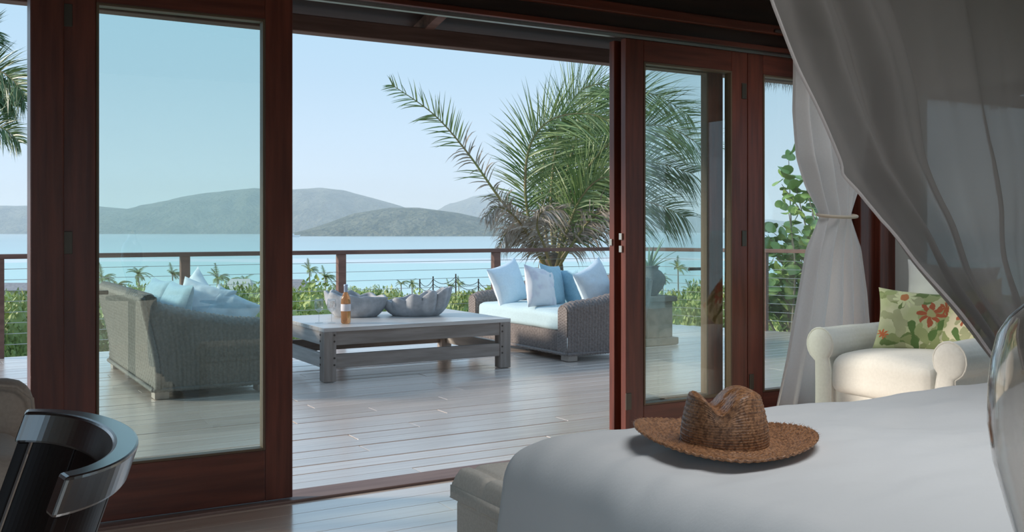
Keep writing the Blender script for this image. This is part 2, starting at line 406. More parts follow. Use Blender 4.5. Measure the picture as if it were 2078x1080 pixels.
# right wall with a window
wr = thing('wall_right', kind='structure')
b = MB()
b.box(6.0, 6.15, -2.6, -1.8, 0, 3.1); b.box(6.0, 6.15, 2.3, 2.7, 0, 3.1); b.box(6.0, 6.15, -1.8, 2.3, 2.42, 3.1); b.box(6.0, 6.15, 4.60, 4.74, 0, 3.1); b.box(6.0, 6.15, 2.7, 4.60, 0, .62); b.box(6.0, 6.15, 2.7, 4.60, 2.35, 3.1)
b.build('plaster', M['wallpaint'], wr)
w1 = thing('window_1', kind='structure', loc=(6.06, 3.65, .62))
b = MB(); b.box(6.02, 6.10, 2.7, 2.76, .62, 2.35); b.build('window_frame', M['wallpaint'], w1)
for (y0, y1) in ((3.62, 3.68), (4.54, 4.60)):
    MB().box(6.02, 6.10, y0, y1, .62, 2.35).build('window_frame', M['wallpaint'], w1)
for z0 in (.62, 2.29):
    MB().box(6.02, 6.10, 2.76, 4.54, z0, z0+.06).build('window_rail', M['wallpaint'], w1)
MB().box(6.057, 6.063, 2.76, 3.62, .68, 2.29).build('pane', M['glass'], w1)
MB().box(6.057, 6.063, 3.68, 4.54, .68, 2.29).build('pane', M['glass'], w1)
w2 = thing('added_window_2', kind='structure', loc=(6.06, .25, 0))  # unseen glazing, added to let more daylight onto the bed
for y0 in (-1.8, -.45, .90, 2.24):
    MB().box(6.02, 6.10, y0, y0+.06, 0, 2.42).build('window_frame', M['wallpaint'], w2)
for y0, y1 in ((-1.74, -.45), (-.39, .90), (.96, 2.24)):
    MB().box(6.02, 6.10, y0, y1, 0, .10).build('window_rail', M['wallpaint'], w2)
    MB().box(6.02, 6.10, y0, y1, 2.34, 2.42).build('window_rail', M['wallpaint'], w2)
    MB().box(6.057, 6.063, y0, y1, .10, 2.34).build('pane', M['glass'], w2)
# left and back walls (behind the viewer)
b = MB()
b.box(-2.75, -2.6, -2.6, -2.1, 0, 3.1); b.box(-2.75, -2.6, 2.25, 4.86, 0, 3.1); b.box(-2.75, -2.6, -2.1, 2.25, 2.55, 3.1)
b.build('wall_left', M['wallpaint'])['kind'] = 'structure'
b = MB()
b.box(-2.6, -2.0, -2.75, -2.6, 0, 3.1); b.box(1.2, 6.15, -2.75, -2.6, 0, 3.1); b.box(-2.0, 1.2, -2.75, -2.6, 2.49, 3.1)
b.build('wall_back', M['wallpaint'])['kind'] = 'structure'
MB().box(-2.6, -.75, 4.73, 4.86, 0, 2.49).build('wall_front_side', M['mahogany'])['kind'] = 'structure'
MB().box(-2.75, 6.15, -2.75, 4.86, 3.10, 3.2).build('ceiling', M['ceil'])['kind'] = 'structure'

# --- glazed door leaves
def door(name, p0, ang, width, glass, label_parts=None, stile=.135, yth=.05, handle=None, hinges=(), zb=.02, zt=2.47):
    d = thing(name, kind='structure', loc=(p0[0], p0[1], zb))
    d.rotation_euler = (0, 0, ang)
    h = zt-zb; t = yth/2
    def bx(*a): return MB().box(*a)
    bx(0, stile, -t, t, 0, h).build('stile', M['mahogany'], d, world=False, bevel=.004)
    bx(width-stile, width, -t, t, 0, h).build('stile', M['mahogany'], d, world=False, bevel=.004)
    bx(stile, width-stile, -t, t, 0, .245).build('bottom_rail', M['mahogany_h'], d, world=False, bevel=.004)
    bx(stile, width-stile, -t, t, h-.13, h).build('top_rail', M['mahogany_h'], d, world=False, bevel=.004)
    a, b_, c, e_ = stile, width-stile, .245, h-.13
    for (q0, q1, r0, r1) in ((a, a+.012, c, e_), (b_-.012, b_, c, e_), (a+.012, b_-.012, c, c+.012), (a+.012, b_-.012, e_-.012, e_)):
        bx(q0, q1, -t-.004, t+.004, r0, r1).build('glazing_bead', M['bead'], d, world=False, bevel=.002)
    pn = bx(a+.002, b_-.002, -.003, .003, c+.002, e_-.002).build('pane', glass, d, world=False)
    if handle:
        side, hz, face = handle
        hx = stile*.5 if side < 0 else width-stile*.5
        m_ = MB(); m_.box(hx-.016, hx+.016, face*t-.006, face*t+.006, hz-.09, hz+.09)
        hp = m_.build('handle_plate', M['metal_dark'], d, world=False, bevel=.002)
        MB().tube([(hx, face*t, hz), (hx, face*(t+.05), hz), (hx-side*.02, face*(t+.058), hz), (hx-side*.13, face*(t+.058), hz)], .010, 8).build('lever', M['metal_dark'], hp, world=False, smooth=True)
    for (hx, hz, face) in hinges:
        bx(hx-.02, hx+.02, face*t-.005, face*t+.005, hz-.05, hz+.05).build('hinge', M['metal_dark'], d, world=False, bevel=.002)
    return d
door('door_1', (.537, 4.785), R(-2), 1.025, M['glass_cyan'], handle=(-1, 1.02, 1), hinges=((.018, 1.25, -1), (.018, .3, -1), (.018, 2.25, -1)))
door('door_2', (3.60, 4.88), 0, .875, M['glass'], handle=(1, 1.05, 1), stile=.13)
door('door_3', (3.612, 4.78), 0, .98, M['glass'], hinges=((.95, 1.25, -1), (.95, 2.2, -1), (.02, .28, -1)))
door('door_4', (4.596, 4.78), 0, .99, M['glass'], hinges=((.03, .32, -1),))
cb = thing('door_latch', 'small metal edge latch plates on folded door stile', 'latch', loc=(3.59, 4.83, 1.2))
for (dx, dy, dz) in ((0.005, .05, 0.0), (.016, -.035, .035), (.016, -.035, -.04)):
    MB().box(3.59+dx-.006, 3.59+dx+.006, 4.83+dy-.014, 4.83+dy+.014, 1.25+dz-.02, 1.25+dz+.02).build('plate', M['metal'], cb, bevel=.002)

# --- roof overhang outside
ev = thing('eave', kind='structure', loc=(2, 6.2, 2.6))
MB().box(-4, 10, 6.13, 6.24, 2.59, 2.70).build('eave_beam', M['eave_wood'], ev, bevel=.006)
b = MB(); b.add([(-4, 4.86, 3.12), (10, 4.86, 3.12), (10, 6.4, 2.72), (-4, 6.4, 2.72), (-4, 4.86, 3.2), (10, 4.86, 3.2), (10, 6.4, 2.80), (-4, 6.4, 2.80)],
    [(0, 3, 2, 1), (4, 5, 6, 7), (0, 1, 5, 4), (1, 2, 6, 5), (2, 3, 7, 6), (3, 0, 4, 7)]); b.build('soffit', M['ceil'], ev)
for xr in (-2.9, -.95, 1.0, 2.95, 4.9, 6.85, 8.8):
    b = MB(); b.add([(xr, 4.86, 3.0), (xr+.07, 4.86, 3.0), (xr+.07, 6.4, 2.63), (xr, 6.4, 2.63), (xr, 4.86, 3.12), (xr+.07, 4.86, 3.12), (xr+.07, 6.4, 2.75), (xr, 6.4, 2.75)],
        [(0, 3, 2, 1), (4, 5, 6, 7), (0, 1, 5, 4), (1, 2, 6, 5), (2, 3, 7, 6), (3, 0, 4, 7)])
    b.build('rafter', M['eave_wood'], ev, bevel=.004)
b = MB(); rnd = random.Random(5)
for k in range(900):
    xx = rnd.uniform(5.9, 9.9); yy = rnd.uniform(6.26, 6.42); L_ = rnd.uniform(.08, .2); zz = 2.72
    dx = rnd.uniform(-.05, .05); dy = rnd.uniform(0, .08); ww = .006
    b.add([(xx-ww, yy, zz), (xx+ww, yy, zz), (xx+dx, yy+dy, zz-L_)], [(0, 1, 2)])
o = b.build('thatch_fringe', M['thatch'], ev); o['kind'] = 'stuff'

# ================================================================== terrace deck
dk = thing('deck', kind='structure')
def railY(xx):                                             # outer edge of the deck
    if xx < 8.7: return 11.60
    return 11.60-(xx-8.7)*2.41
rnd = random.Random(9)
y = 4.90; pitch = .172
while y < 11.6:
    y1 = y+pitch
    xmax = 8.7+(11.60-y)/2.41 if y < 11.6 else 8.7
    xs = [-3.5, -3.5+rnd.uniform(1.0, 4.0)]
    while xs[-1] < xmax-1.2: xs.append(xs[-1]+rnd.uniform(2.8, 4.6))
    xs[-1] = xmax
    for a, b_ in zip(xs, xs[1:]):
        MB().box(a+.003, b_-.003, y+.005, min(y1, 11.62)-.005, -.045, -.005+rnd.uniform(-.0015, .0015)).build('plank', M['deck'], dk, bevel=.003)
    y = y1
b = MB()
for yy in (5.2, 6.8, 8.4, 10.0, 11.4):
    b.box(-3.5, 8.6+(11.6-yy)/2.45, yy-.03, yy+.03, -.2, -.05)
b.build('joists', M['dark_wood'], dk)
# railing
def railing(name, label, a, b_, posts, zt=1.07):
    a = Vector((a[0], a[1], 0)); b_ = Vector((b_[0], b_[1], 0)); L_ = (b_-a).length
    ang = math.atan2(b_.y-a.y, b_.x-a.x)
    r = thing(name, label, 'railing', loc=a, rz=ang)
    MB().box(0, L_, -.055, .055, zt-.05, zt).build('handrail', M['railwood'], r, world=False, bevel=.006)
    for p in posts:
        MB().box(p-.05, p+.05, -.045, .045, -.02, zt-.05).build('post', M['railwood'], r, world=False, bevel=.004)
    zz = zt-.05-.105
    while zz > .05:
        MB().tube([(0, 0, zz), (L_, 0, zz)], .0035, 6).build('cable', M['cable'], r, world=False, smooth=True)
        zz -= .112
    return r
railing('deck_railing', 'dark wooden railing with steel cables along the sea side of deck', (-3.5, 11.54), (8.7, 11.54), (1.9-.6, 4.29-.1, 6.06, 7.92, 10.10, 12.15))
railing('deck_railing', 'brown wooden cable railing angled before the round-leaved green bush', (8.72, 11.50), (10.2, 7.93), (2.1, 3.8))

# ================================================================== sea, shore, hills
SEA = -18
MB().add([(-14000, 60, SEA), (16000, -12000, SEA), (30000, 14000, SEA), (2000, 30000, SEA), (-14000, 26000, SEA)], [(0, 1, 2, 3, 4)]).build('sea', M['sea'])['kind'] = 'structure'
def groundz(s):
    return interp([(0, -1.1), (13, -1.2), (30, -3.4), (60, -6.6), (130, -13.4), (220, -16.6), (285, -18.0), (330, -19.5)], s)
b = MB()
ss = [-25, -12, -2, 5, 9, 13, 18, 24, 32, 42, 55, 70, 90, 115, 145, 180, 220, 255, 285, 310, 330]
def gfn(u, v):
    s = ss[int(round(v*(len(ss)-1)))]
    lat = lerp(-1.6, 1.6, u)*(abs(s)+12)
    p = F*s+RT*lat
    return (p.x, p.y, groundz(s)+nz(p.x, p.y, 0, .05)*min(1.2, abs(s)*.012))
b.grid(60, len(ss), gfn)
b.build('ground', M['soil'], smooth=True)['kind'] = 'structure'

def hill(name, D, prof, base_y, depth, seed):
    # ridge profile read as (photo x, photo y); a real landform with front and back slopes
    x0, x1 = prof[0][0], prof[-1][0]; nu = 260; nv = 50
    k = D/2020
    def fn(u, v):
        px = lerp(x0, x1, u); lat = (px-1039)*k
        top = max(0, (465-interp(prof, px))*k+CAMZ-SEA)
        s = 2*v-1
        prof_s = max(0.0, math.cos(s*math.pi/2))**.8
        fold = nz(lat/160+seed, s*1.4+seed, seed, 1)*.22+nz(lat/60, s*4, seed, 1)*.12+nz(lat/22, s*9, seed, 1)*.05
        sp = (s+1)/2
        ridge = max(0, prof_s*(1+fold*(abs(s))*1.6))
        edge = min(1, u*12, (1-u)*12)
        d = D+depth*s*.5
        sc = lerp(1, d/D, .35)
        p = F*d+RT*(lat*sc)
        return (p.x, p.y, SEA-2+top*ridge)
    return MB().grid(nu, nv, fn).build(name, M['hill'], smooth=True)
tag(hill('hill', 4600, [(-700, 440), (-400, 405), (-150, 412), (0, 417), (100, 418), (192, 417), (270, 424), (330, 410), (420, 391), (520, 383), (590, 384), (650, 380), (700, 386), (760, 402), (810, 416), (880, 440), (960, 471)], 472, 1500, 2.3), kind='structure')
tag(hill('hill', 3000, [(585, 476), (640, 461), (680, 447), (720, 432), (790, 420), (850, 420), (930, 431), (1000, 446), (1060, 456), (1130, 462), (1200, 472), (1240, 477)], 478, 700, 7.7), kind='structure')
tag(hill('hill', 6200, [(840, 468), (880, 432), (920, 413), (960, 398), (1000, 392), (1060, 388), (1130, 395), (1200, 400), (1300, 418), (1420, 440), (1560, 445), (1700, 468)], 474, 1800, 11.1), kind='structure')
# anchored yacht far out
bt = thing('yacht', 'tiny white boat anchored below the far hills', 'boat', loc=at(592, 474, 2350)); bt.location.z = SEA
MB().add([(-14, -3, 0), (12, -3, 0), (18, 0, 0), (12, 3, 0), (-14, 3, 0), (-15, -4, 5), (14, -4, 5), (22, 0, 6), (14, 4, 5), (-15, 4, 5)],
         [(0, 1, 6, 5), (1, 2, 7, 6), (2, 3, 8, 7), (3, 4, 9, 8), (4, 0, 5, 9), (5, 6, 7, 8, 9)]).build('hull', M['boat'], bt, world=False)
MB().box(-9, 6, -2.6, 2.6, 5, 9).build('cabin', M['boat'], bt, world=False, bevel=.8)

# haze lies over the far water
def haze():
    b = MB()
    c = [F*1500-RT*4000, F*1500+RT*4000, F*9000+RT*9000, F*9000-RT*9000]
    b.add([(p.x, p.y, SEA-1) for p in c]+[(p.x, p.y, 235) for p in c], [(0, 3, 2, 1), (4, 5, 6, 7), (0, 1, 5, 4), (1, 2, 6, 5), (2, 3, 7, 6), (3, 0, 4, 7)])
    m = bpy.data.materials.new('haze'); m.use_nodes = True; t = m.node_tree; t.nodes.clear()
    o = t.nodes.new('ShaderNodeOutputMaterial'); v = t.nodes.new('ShaderNodeVolumeScatter')
    v.inputs['Color'].default_value = (.82, .90, 1, 1); v.inputs['Density'].default_value = .00027; v.inputs['Anisotropy'].default_value = .0
    t.links.new(v.outputs[0], o.inputs['Volume'])
    tag(b.build('haze', m), 'thin bluish sea haze in front of the distant hills', 'haze', kind='stuff')
haze()

# ================================================================== vegetation
def leaf_strip(b, p, d, L_, wd, droop, side):
    # tapered folded blade of three segments that bends with gravity
    d = d.normalized(); n = 4; pts = []
    q = Vector(p); dd = d.copy()
    for i in range(n+1):
        pts.append(q.copy()); q = q+dd*(L_/n); dd = (dd+Vector((0, 0, -droop))).normalized()
    vs = []
    for i, c in enumerate(pts):
        t = i/n; ww = wd*(1-t**1.6)*(.55+.45*min(1, t*4))
        sd = side if side.length > 1e-4 else Vector((1, 0, 0))
        vs += [c-sd*ww, c+sd*ww]
    b.add(vs, [(2*i, 2*i+1, 2*i+3, 2*i+2) for i in range(n)])

def frond(parent, path, leaf_len, n, rnd, wind, mat, droop=.10, wd=.018, dry_until=0.0, drymat=None, r0=.022, start=.22, sparse=1.0, fwd=.55, curl=0, tilt=None):
    P = smooth_path(path, 40)
    st = MB(); st.tube(P, [r0*(1-.85*i/40) for i in range(41)], 6)
    fo = st.build('frond', M['rachis'], parent, smooth=True)
    g, dr = MB(), MB()
    n = int(n*1.7)
    for k in range(n):
        t = min(.999, max(start, start+(1-start)*k/(n-1)+rnd.uniform(-.008, .008)))
        i = min(39, int(t*40)); f = t*40-i
        p = P[i].lerp(P[i+1], f); tan = (P[i+1]-P[i]).normalized()
        ref = tilt if tilt is not None else (F*-1)
        side = tan.cross(ref)
        if side.length < .05: side = tan.orthogonal()
        side.normalize(); nrm = side.cross(tan).normalized()
        env = math.sin(math.pi*min(1, .12+.88*(t-start)/(1-start)*.93))**.6
        for s in (-1, 1):
            if rnd.random() > sparse: continue
            dry = t < dry_until and rnd.random() < .85
            d = side*s*rnd.uniform(.55, 1.0)+tan*(fwd+.5*t*t+rnd.uniform(-.12, .2))+nrm*rnd.uniform(-.35, .55)+wind*rnd.uniform(.5, 1.5)
            L_ = leaf_len*env*rnd.uniform(.75, 1.12)*(rnd.uniform(.4, 1.0) if dry else 1)
            bl = tan*rnd.uniform(.7, 1)+nrm*rnd.uniform(-.6, .6)+Vector((0, 0, rnd.uniform(-.2, .2))); bl.normalize()
            leaf_strip(dr if dry else g, p, d, L_, wd*rnd.uniform(.7, 1.15), (droop*rnd.uniform(.6, 1.6))*(2.6 if dry else 1), bl)
    if g.v: g.build('leaflets', mat, fo)['kind'] = 'stuff'
    if dr.v: dr.build('dry_leaflets', drymat or M['dry'], fo)['kind'] = 'stuff'
    return fo

pt = thing('coconut_palm', 'large wind-blown coconut palm with ragged fronds behind the right wicker sofa', 'palm tree', loc=at(1120, 560, 15.2)); pt.location.z = -1.6
base = at(1118, 545, 15.2)
MB().tube(smooth_path([(base.x+.1, base.y, -1.7), (base.x+.05, base.y, -.4), (base.x, base.y, base.z-.1), (base.x, base.y, base.z+.25)], 12), [.26, .24, .23, .22, .21, .2, .2, .2, .2, .19, .17, .14, .08], 12).build('trunk', M['bark'], pt, smooth=True)
rnd = random.Random(21)
wnd = RT*.35
def fp(pts, d0, d1):
    n = len(pts)-1
    return [at(px, py, lerp(d0, d1, i/n)) for i, (px, py) in enumerate(pts)]
FR = [  # path, depths, leaf length, count, wind, material, dry share, droop, sparse
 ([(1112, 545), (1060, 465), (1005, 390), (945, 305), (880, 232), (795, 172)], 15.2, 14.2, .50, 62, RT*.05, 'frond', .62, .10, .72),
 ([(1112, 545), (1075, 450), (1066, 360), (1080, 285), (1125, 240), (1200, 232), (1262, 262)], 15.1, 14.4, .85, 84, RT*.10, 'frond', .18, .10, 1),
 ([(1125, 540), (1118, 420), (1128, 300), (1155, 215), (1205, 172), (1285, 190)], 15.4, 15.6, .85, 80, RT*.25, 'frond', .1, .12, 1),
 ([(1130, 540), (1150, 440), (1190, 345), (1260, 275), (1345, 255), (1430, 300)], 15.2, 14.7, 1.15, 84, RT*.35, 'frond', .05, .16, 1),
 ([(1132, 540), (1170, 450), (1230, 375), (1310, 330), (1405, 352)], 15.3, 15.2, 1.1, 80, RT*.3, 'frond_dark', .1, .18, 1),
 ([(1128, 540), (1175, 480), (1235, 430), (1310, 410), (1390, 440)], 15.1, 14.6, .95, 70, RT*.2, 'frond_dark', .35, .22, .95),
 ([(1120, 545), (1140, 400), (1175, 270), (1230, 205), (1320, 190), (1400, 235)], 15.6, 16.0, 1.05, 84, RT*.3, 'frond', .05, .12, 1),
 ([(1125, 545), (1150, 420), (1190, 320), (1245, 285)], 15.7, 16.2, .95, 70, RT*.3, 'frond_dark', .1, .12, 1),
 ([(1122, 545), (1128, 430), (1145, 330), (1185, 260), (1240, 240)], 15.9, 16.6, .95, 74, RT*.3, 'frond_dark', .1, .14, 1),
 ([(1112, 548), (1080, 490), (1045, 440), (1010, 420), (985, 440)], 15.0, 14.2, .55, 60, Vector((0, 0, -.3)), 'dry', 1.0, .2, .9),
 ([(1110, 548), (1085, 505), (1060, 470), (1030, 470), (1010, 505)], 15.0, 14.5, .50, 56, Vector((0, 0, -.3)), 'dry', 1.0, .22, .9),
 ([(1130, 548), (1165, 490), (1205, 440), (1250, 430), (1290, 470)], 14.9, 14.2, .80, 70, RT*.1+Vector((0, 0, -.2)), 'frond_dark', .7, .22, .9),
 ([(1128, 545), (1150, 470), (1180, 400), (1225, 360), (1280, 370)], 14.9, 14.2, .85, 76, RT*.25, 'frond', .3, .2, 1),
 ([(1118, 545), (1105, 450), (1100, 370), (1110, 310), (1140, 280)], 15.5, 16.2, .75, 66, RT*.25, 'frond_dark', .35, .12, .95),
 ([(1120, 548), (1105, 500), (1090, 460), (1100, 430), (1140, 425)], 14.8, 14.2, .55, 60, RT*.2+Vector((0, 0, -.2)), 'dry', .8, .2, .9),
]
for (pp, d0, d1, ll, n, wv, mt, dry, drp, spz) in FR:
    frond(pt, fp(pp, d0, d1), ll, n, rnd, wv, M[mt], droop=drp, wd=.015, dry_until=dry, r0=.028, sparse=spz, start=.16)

lp = thing('coconut_palm', 'palm at the far left edge with only frond tips showing', 'palm tree', loc=at(-150, 560, 13)); lp.location.z = -1.6
bl = at(-150, 235, 13.2)
MB().tube([(bl.x-.3, bl.y, -1.7), (bl.x-.1, bl.y, .4), (bl.x, bl.y, bl.z)], [.18, .14, .11], 10).build('trunk', M['bark'], lp, smooth=True)
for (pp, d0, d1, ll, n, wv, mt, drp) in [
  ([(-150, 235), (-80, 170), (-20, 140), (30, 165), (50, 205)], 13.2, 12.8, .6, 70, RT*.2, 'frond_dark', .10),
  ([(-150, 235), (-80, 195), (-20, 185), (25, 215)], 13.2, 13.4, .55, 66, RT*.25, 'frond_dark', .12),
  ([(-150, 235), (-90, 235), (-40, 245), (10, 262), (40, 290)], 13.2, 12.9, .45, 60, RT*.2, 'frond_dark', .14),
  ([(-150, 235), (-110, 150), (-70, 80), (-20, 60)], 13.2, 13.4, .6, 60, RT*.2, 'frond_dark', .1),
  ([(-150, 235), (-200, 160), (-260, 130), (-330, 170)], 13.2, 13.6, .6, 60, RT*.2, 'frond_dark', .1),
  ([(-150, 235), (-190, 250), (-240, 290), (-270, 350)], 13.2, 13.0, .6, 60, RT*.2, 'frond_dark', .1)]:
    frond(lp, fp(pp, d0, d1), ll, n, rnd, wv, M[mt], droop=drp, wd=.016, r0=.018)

# distant coconut palms by the shore: three crown shapes, shared meshes
crowns = []
for v in range(4):
    rr = random.Random(40+v); b = MB()
    for k in range(15):
        az = rr.uniform(0, 6.283); el = rr.uniform(-.15, 1.15); L_ = rr.uniform(2.0, 2.8)
        d = Vector((math.cos(az)*math.cos(el), math.sin(az)*math.cos(el), math.sin(el)))+RT*.30
        pts = []; q = Vector((0, 0, 0)); dd = d.normalized()
        for i in range(9):
            pts.append(q.copy()); q = q+dd*(L_/8); dd = (dd+Vector((0, 0, -.20))+RT*.03).normalized()
        b.tube(pts, .03, 3, caps=False)
        for i in range(1, 9):
            tan = (pts[min(i+1, 8)]-pts[i-1]).normalized(); sd = tan.cross(Vector((0, 0, 1)))
            if sd.length < .05: sd = Vector((1, 0, 0))
            sd.normalize()
            for s in (-1, 1):
                for jj in (0, .5):
                    p0 = pts[i-1].lerp(pts[i], jj)
                    e_ = p0+(sd*s*.75+tan*.5+Vector((0, 0, -.35))).normalized()*rr.uniform(.45, .75)*math.sin(math.pi*(.15+.8*i/9))
                    b.add([p0-tan*.075, p0+tan*.075, e_], [(0, 1, 2)])
    crowns.append(b.mesh('crown', M['palm_far']))
trunkm = MB().tube([(0, 0, 0), (.15, .1, .33), (.1, .05, .66), (0, 0, 1.0)], [.2, .14, .12, .1], 7).mesh('trunk', M['bark_far'], True)
def far_palm(px, py, d, sc, v, label, rot=0):
    c = at(px, py, d); s = c.dot(F)
    g = groundz(s)-.3
    t = thing('coconut_palm', label, 'palm tree', loc=(c.x, c.y, g), group='distant coconut palms below the deck')
    inst('trunk', trunkm, t, sc=(1, 1, c.z-g))
    inst('crown', crowns[v % 4], t, loc=(0, 0, c.z-g), rot=(0, 0, 0), sc=(sc, sc, sc))
PL = [
 (208, 566, 150, 1.0, 0, 'palm crown just above the left wicker sofa back, leftmost through tinted glass'),
 (238, 580, 130, .8, 1, 'low palm beside the leftmost palm, seen through tinted glass'),
 (281, 556, 165, 1.0, 2, 'tall slim palm left of the tilted blue pillow through tinted glass'),
 (350, 556, 170, .9, 3, 'palm close to the railing post seen through tinted glass'),
 (442, 566, 170, 1.1, 0, 'broad palm right of railing post through tinted glass'),
 (466, 570, 190, .7, 1, 'small palm before the white roof through tinted glass'),
 (497, 572, 175, 1.0, 2, 'palm nearest the right edge of tinted glass'),
 (628, 549, 190, .95, 0, 'tall swaying palm beside the grey roof, left in open doorway'),
 (660, 562, 185, 1.0, 3, 'palm just left of the doorway railing post behind the bowls'),
 (682, 582, 170, .7, 1, 'little palm touching the doorway railing post'),
 (814, 576, 205, .75, 1, 'left one of the palm pair above the right shell bowl'),
 (836, 576, 216, .85, 2, 'right one of the palm pair above the right shell bowl'),
 (911, 580, 205, .7, 3, 'palm just right of the right shell bowl'),
 (931, 577, 215, .75, 0, 'palm standing before the rope fence post'),
 (960, 596, 180, .7, 2, 'low palm left of the wicker sofa arm'),
 (1376, 545, 190, 1.0, 0, 'slender palm against turquoise water seen through right folding door'),
 (1345, 566, 180, .8, 2, 'short palm beside urn seen through right folding door'),
 (1400, 590, 150, .8, 3, 'low palm half in bushes seen through right folding door'),
]
for p in PL: far_palm(*p[:5], p[5])

# shrubs: four leaf-cluster meshes shared
bushm = []
for v in range(5):
    rr = random.Random(70+v); b = MB()
    for k in range(5200):
        az = rr.uniform(0, 6.283); zz = rr.uniform(-.15, 1); r_ = math.sqrt(max(0, 1-zz*zz))
        n = Vector((math.cos(az)*r_, math.sin(az)*r_, zz*.95))
        R_ = (.78+.34*nz(n.x*1.8+v*3, n.y*1.8, n.z*1.8))*rr.uniform(.82, 1.06)
        p = n*R_
        d = (n*.6+Vector((rr.uniform(-1, 1), rr.uniform(-1, 1), rr.uniform(-.4, 1)))*.8).normalized(); sd = d.cross(n)
        if sd.length < .05: sd = d.orthogonal()
        sd.normalize(); l = rr.uniform(.03, .07); ww = l*.42
        b.add([p-d*l*.4, p+sd*ww, p+d*l*.7, p-sd*ww], [(0, 1, 2, 3)])
    # woody inside
    for k in range(7):
        az = rr.uniform(0, 6.283); b.tube([(0, 0, -.3), (.25*math.cos(az), .25*math.sin(az), .25), (.55*math.cos(az), .55*math.sin(az), .6)], [.03, .02, .008], 4)
    # leafy core keeps the shrub opaque
    def core(u, vv, v=v):
        a = 2*math.pi*u; ph = (vv-.2)*1.9
        n = Vector((math.cos(a)*math.cos(ph), math.sin(a)*math.cos(ph), math.sin(ph)))
        return n*(.66+.3*nz(n.x*1.8+v*3, n.y*1.8, n.z*1.8))
    b.grid(14, 9, core, cu=True)
    bushm.append((b.mesh('foliage', M['bush'] if v % 2 == 0 else M['bush_dark'])))
rnd = random.Random(33)
placed = [(F*120+RT*((px_-1039)/2020*120), 4.2) for px_ in (588, 36)]+[(F*165+RT*((488-1039)/2020*165), 4.2)]+[(F*150+RT*((px_-1039)/2020*150), 1.2) for px_ in (852, 879, 902, 925, 948, 971, 1005)]
placed += [(F*p_[2]+RT*((p_[0]-1039)/2020*p_[2]), 2.4*p_[3]) for p_ in PL]
def bush(px, s, rad, hz, v, label, group):
    p = F*s+RT*((px-1039)/2020*s)
    o = bpy.data.objects.new('shrub', bushm[v % 5]); C.objects.link(o)
    o.location = (p.x, p.y, groundz(s)+.05*hz); o.scale = (rad, rad, hz*1.18); o.rotation_euler = (0, 0, rnd.uniform(0, 6.28))
    tag(o, label, 'shrub', group)
def topcap(px):                                             # photo height of the shrub line
    return interp([(-100, 590), (60, 592), (150, 586), (260, 590), (400, 582), (520, 582), (640, 588), (720, 584), (800, 590), (900, 596), (1000, 584), (1200, 584), (1330, 592), (1450, 586), (1560, 580), (2000, 570)], px)
MARKS = [(-200, 62, 'left of the dark fixed post'), (62, 200, 'behind the dark fixed post'), (200, 300, 'behind the left sofa back'), (300, 420, 'near the tilted blue pillow'), (420, 525, 'right in the tinted glass'),
         (525, 620, 'beside the door stile and grey hut'), (620, 690, 'behind the wine glasses'), (690, 780, 'behind the rounder shell bowl'), (780, 910, 'behind the scalloped shell bowl'), (910, 1010, 'left of the right wicker sofa'),
         (1010, 1240, 'behind the right wicker sofa'), (1240, 1345, 'behind the dark urn'), (1345, 1440, 'right of the dark urn'), (1440, 1560, 'behind the right door stiles'), (1560, 2100, 'behind the round-leaved bush')]
def mark(px):
    for a, b_, t_ in MARKS:
        if a <= px < b_: return t_
    return MARKS[-1][2]
todo = []
for (s0, s1, n, r0, r1, band) in ((15.5, 23, 26, .9, 1.35, 'close under the railing'), (25, 46, 28, 1.6, 2.5, 'on the upper slope'), (50, 92, 34, 2.6, 4.0, 'on the middle slope'), (96, 170, 40, 3.4, 5.2, 'on the lower slope'), (176, 262, 44, 3.0, 4.8, 'by the shoreline')):
    for i in range(n*7):
        px = -120+((i % n)+rnd.uniform(.1, .9))/n*1800; s_ = rnd.uniform(s0, s1); rad = rnd.uniform(r0, r1)
        p = F*s_+RT*((px-1039)/2020*s_)
        if s_ < 24 and p.y < 12.3+rad*.9 and p.x < 9.1: continue
        if p.x > 7 and s_ < 24 and (p.y-11.54)/2.41+p.x < 8.7+rad*1.1+.5: continue
        if any((p-q).length < .98*(rad+r_) for q, r_ in placed): continue
        tp = CAMZ-(topcap(px)+rnd.uniform(0, 22)+(12 if s_ < 24 else 0)-465)/2020*s_
        h = min(tp-groundz(s_), rad*1.9)
        if s_ < 24: h = min(h, 1.9)
        if h < .4: continue
        placed.append((p, rad)); v = rnd.randrange(5)
        lab = ('broad ' if rad > (r0+r1)/2 else 'small ')+('yellow-green' if v % 2 == 0 else 'dark green')+' shrub '+band+', '+mark(px)
        todo.append([lab, px, s_, rad, h, v, 'shrubs '+band])
ORD = ['leftmost', 'second leftmost', 'third leftmost', 'fourth leftmost', 'fifth leftmost', 'sixth leftmost', 'seventh leftmost', 'eighth leftmost']
for t_ in todo:
    same = sorted([q for q in todo if q[0] == t_[0]], key=lambda q: q[1])
    k_ = same.index(t_)
    lab = t_[0] if len(same) == 1 else t_[0].replace(', ', ', '+('rightmost' if k_ == len(same)-1 else ORD[min(k_, 7)])+' ', 1)
    bush(t_[1], t_[2], t_[3], t_[4], t_[5], lab, t_[6])

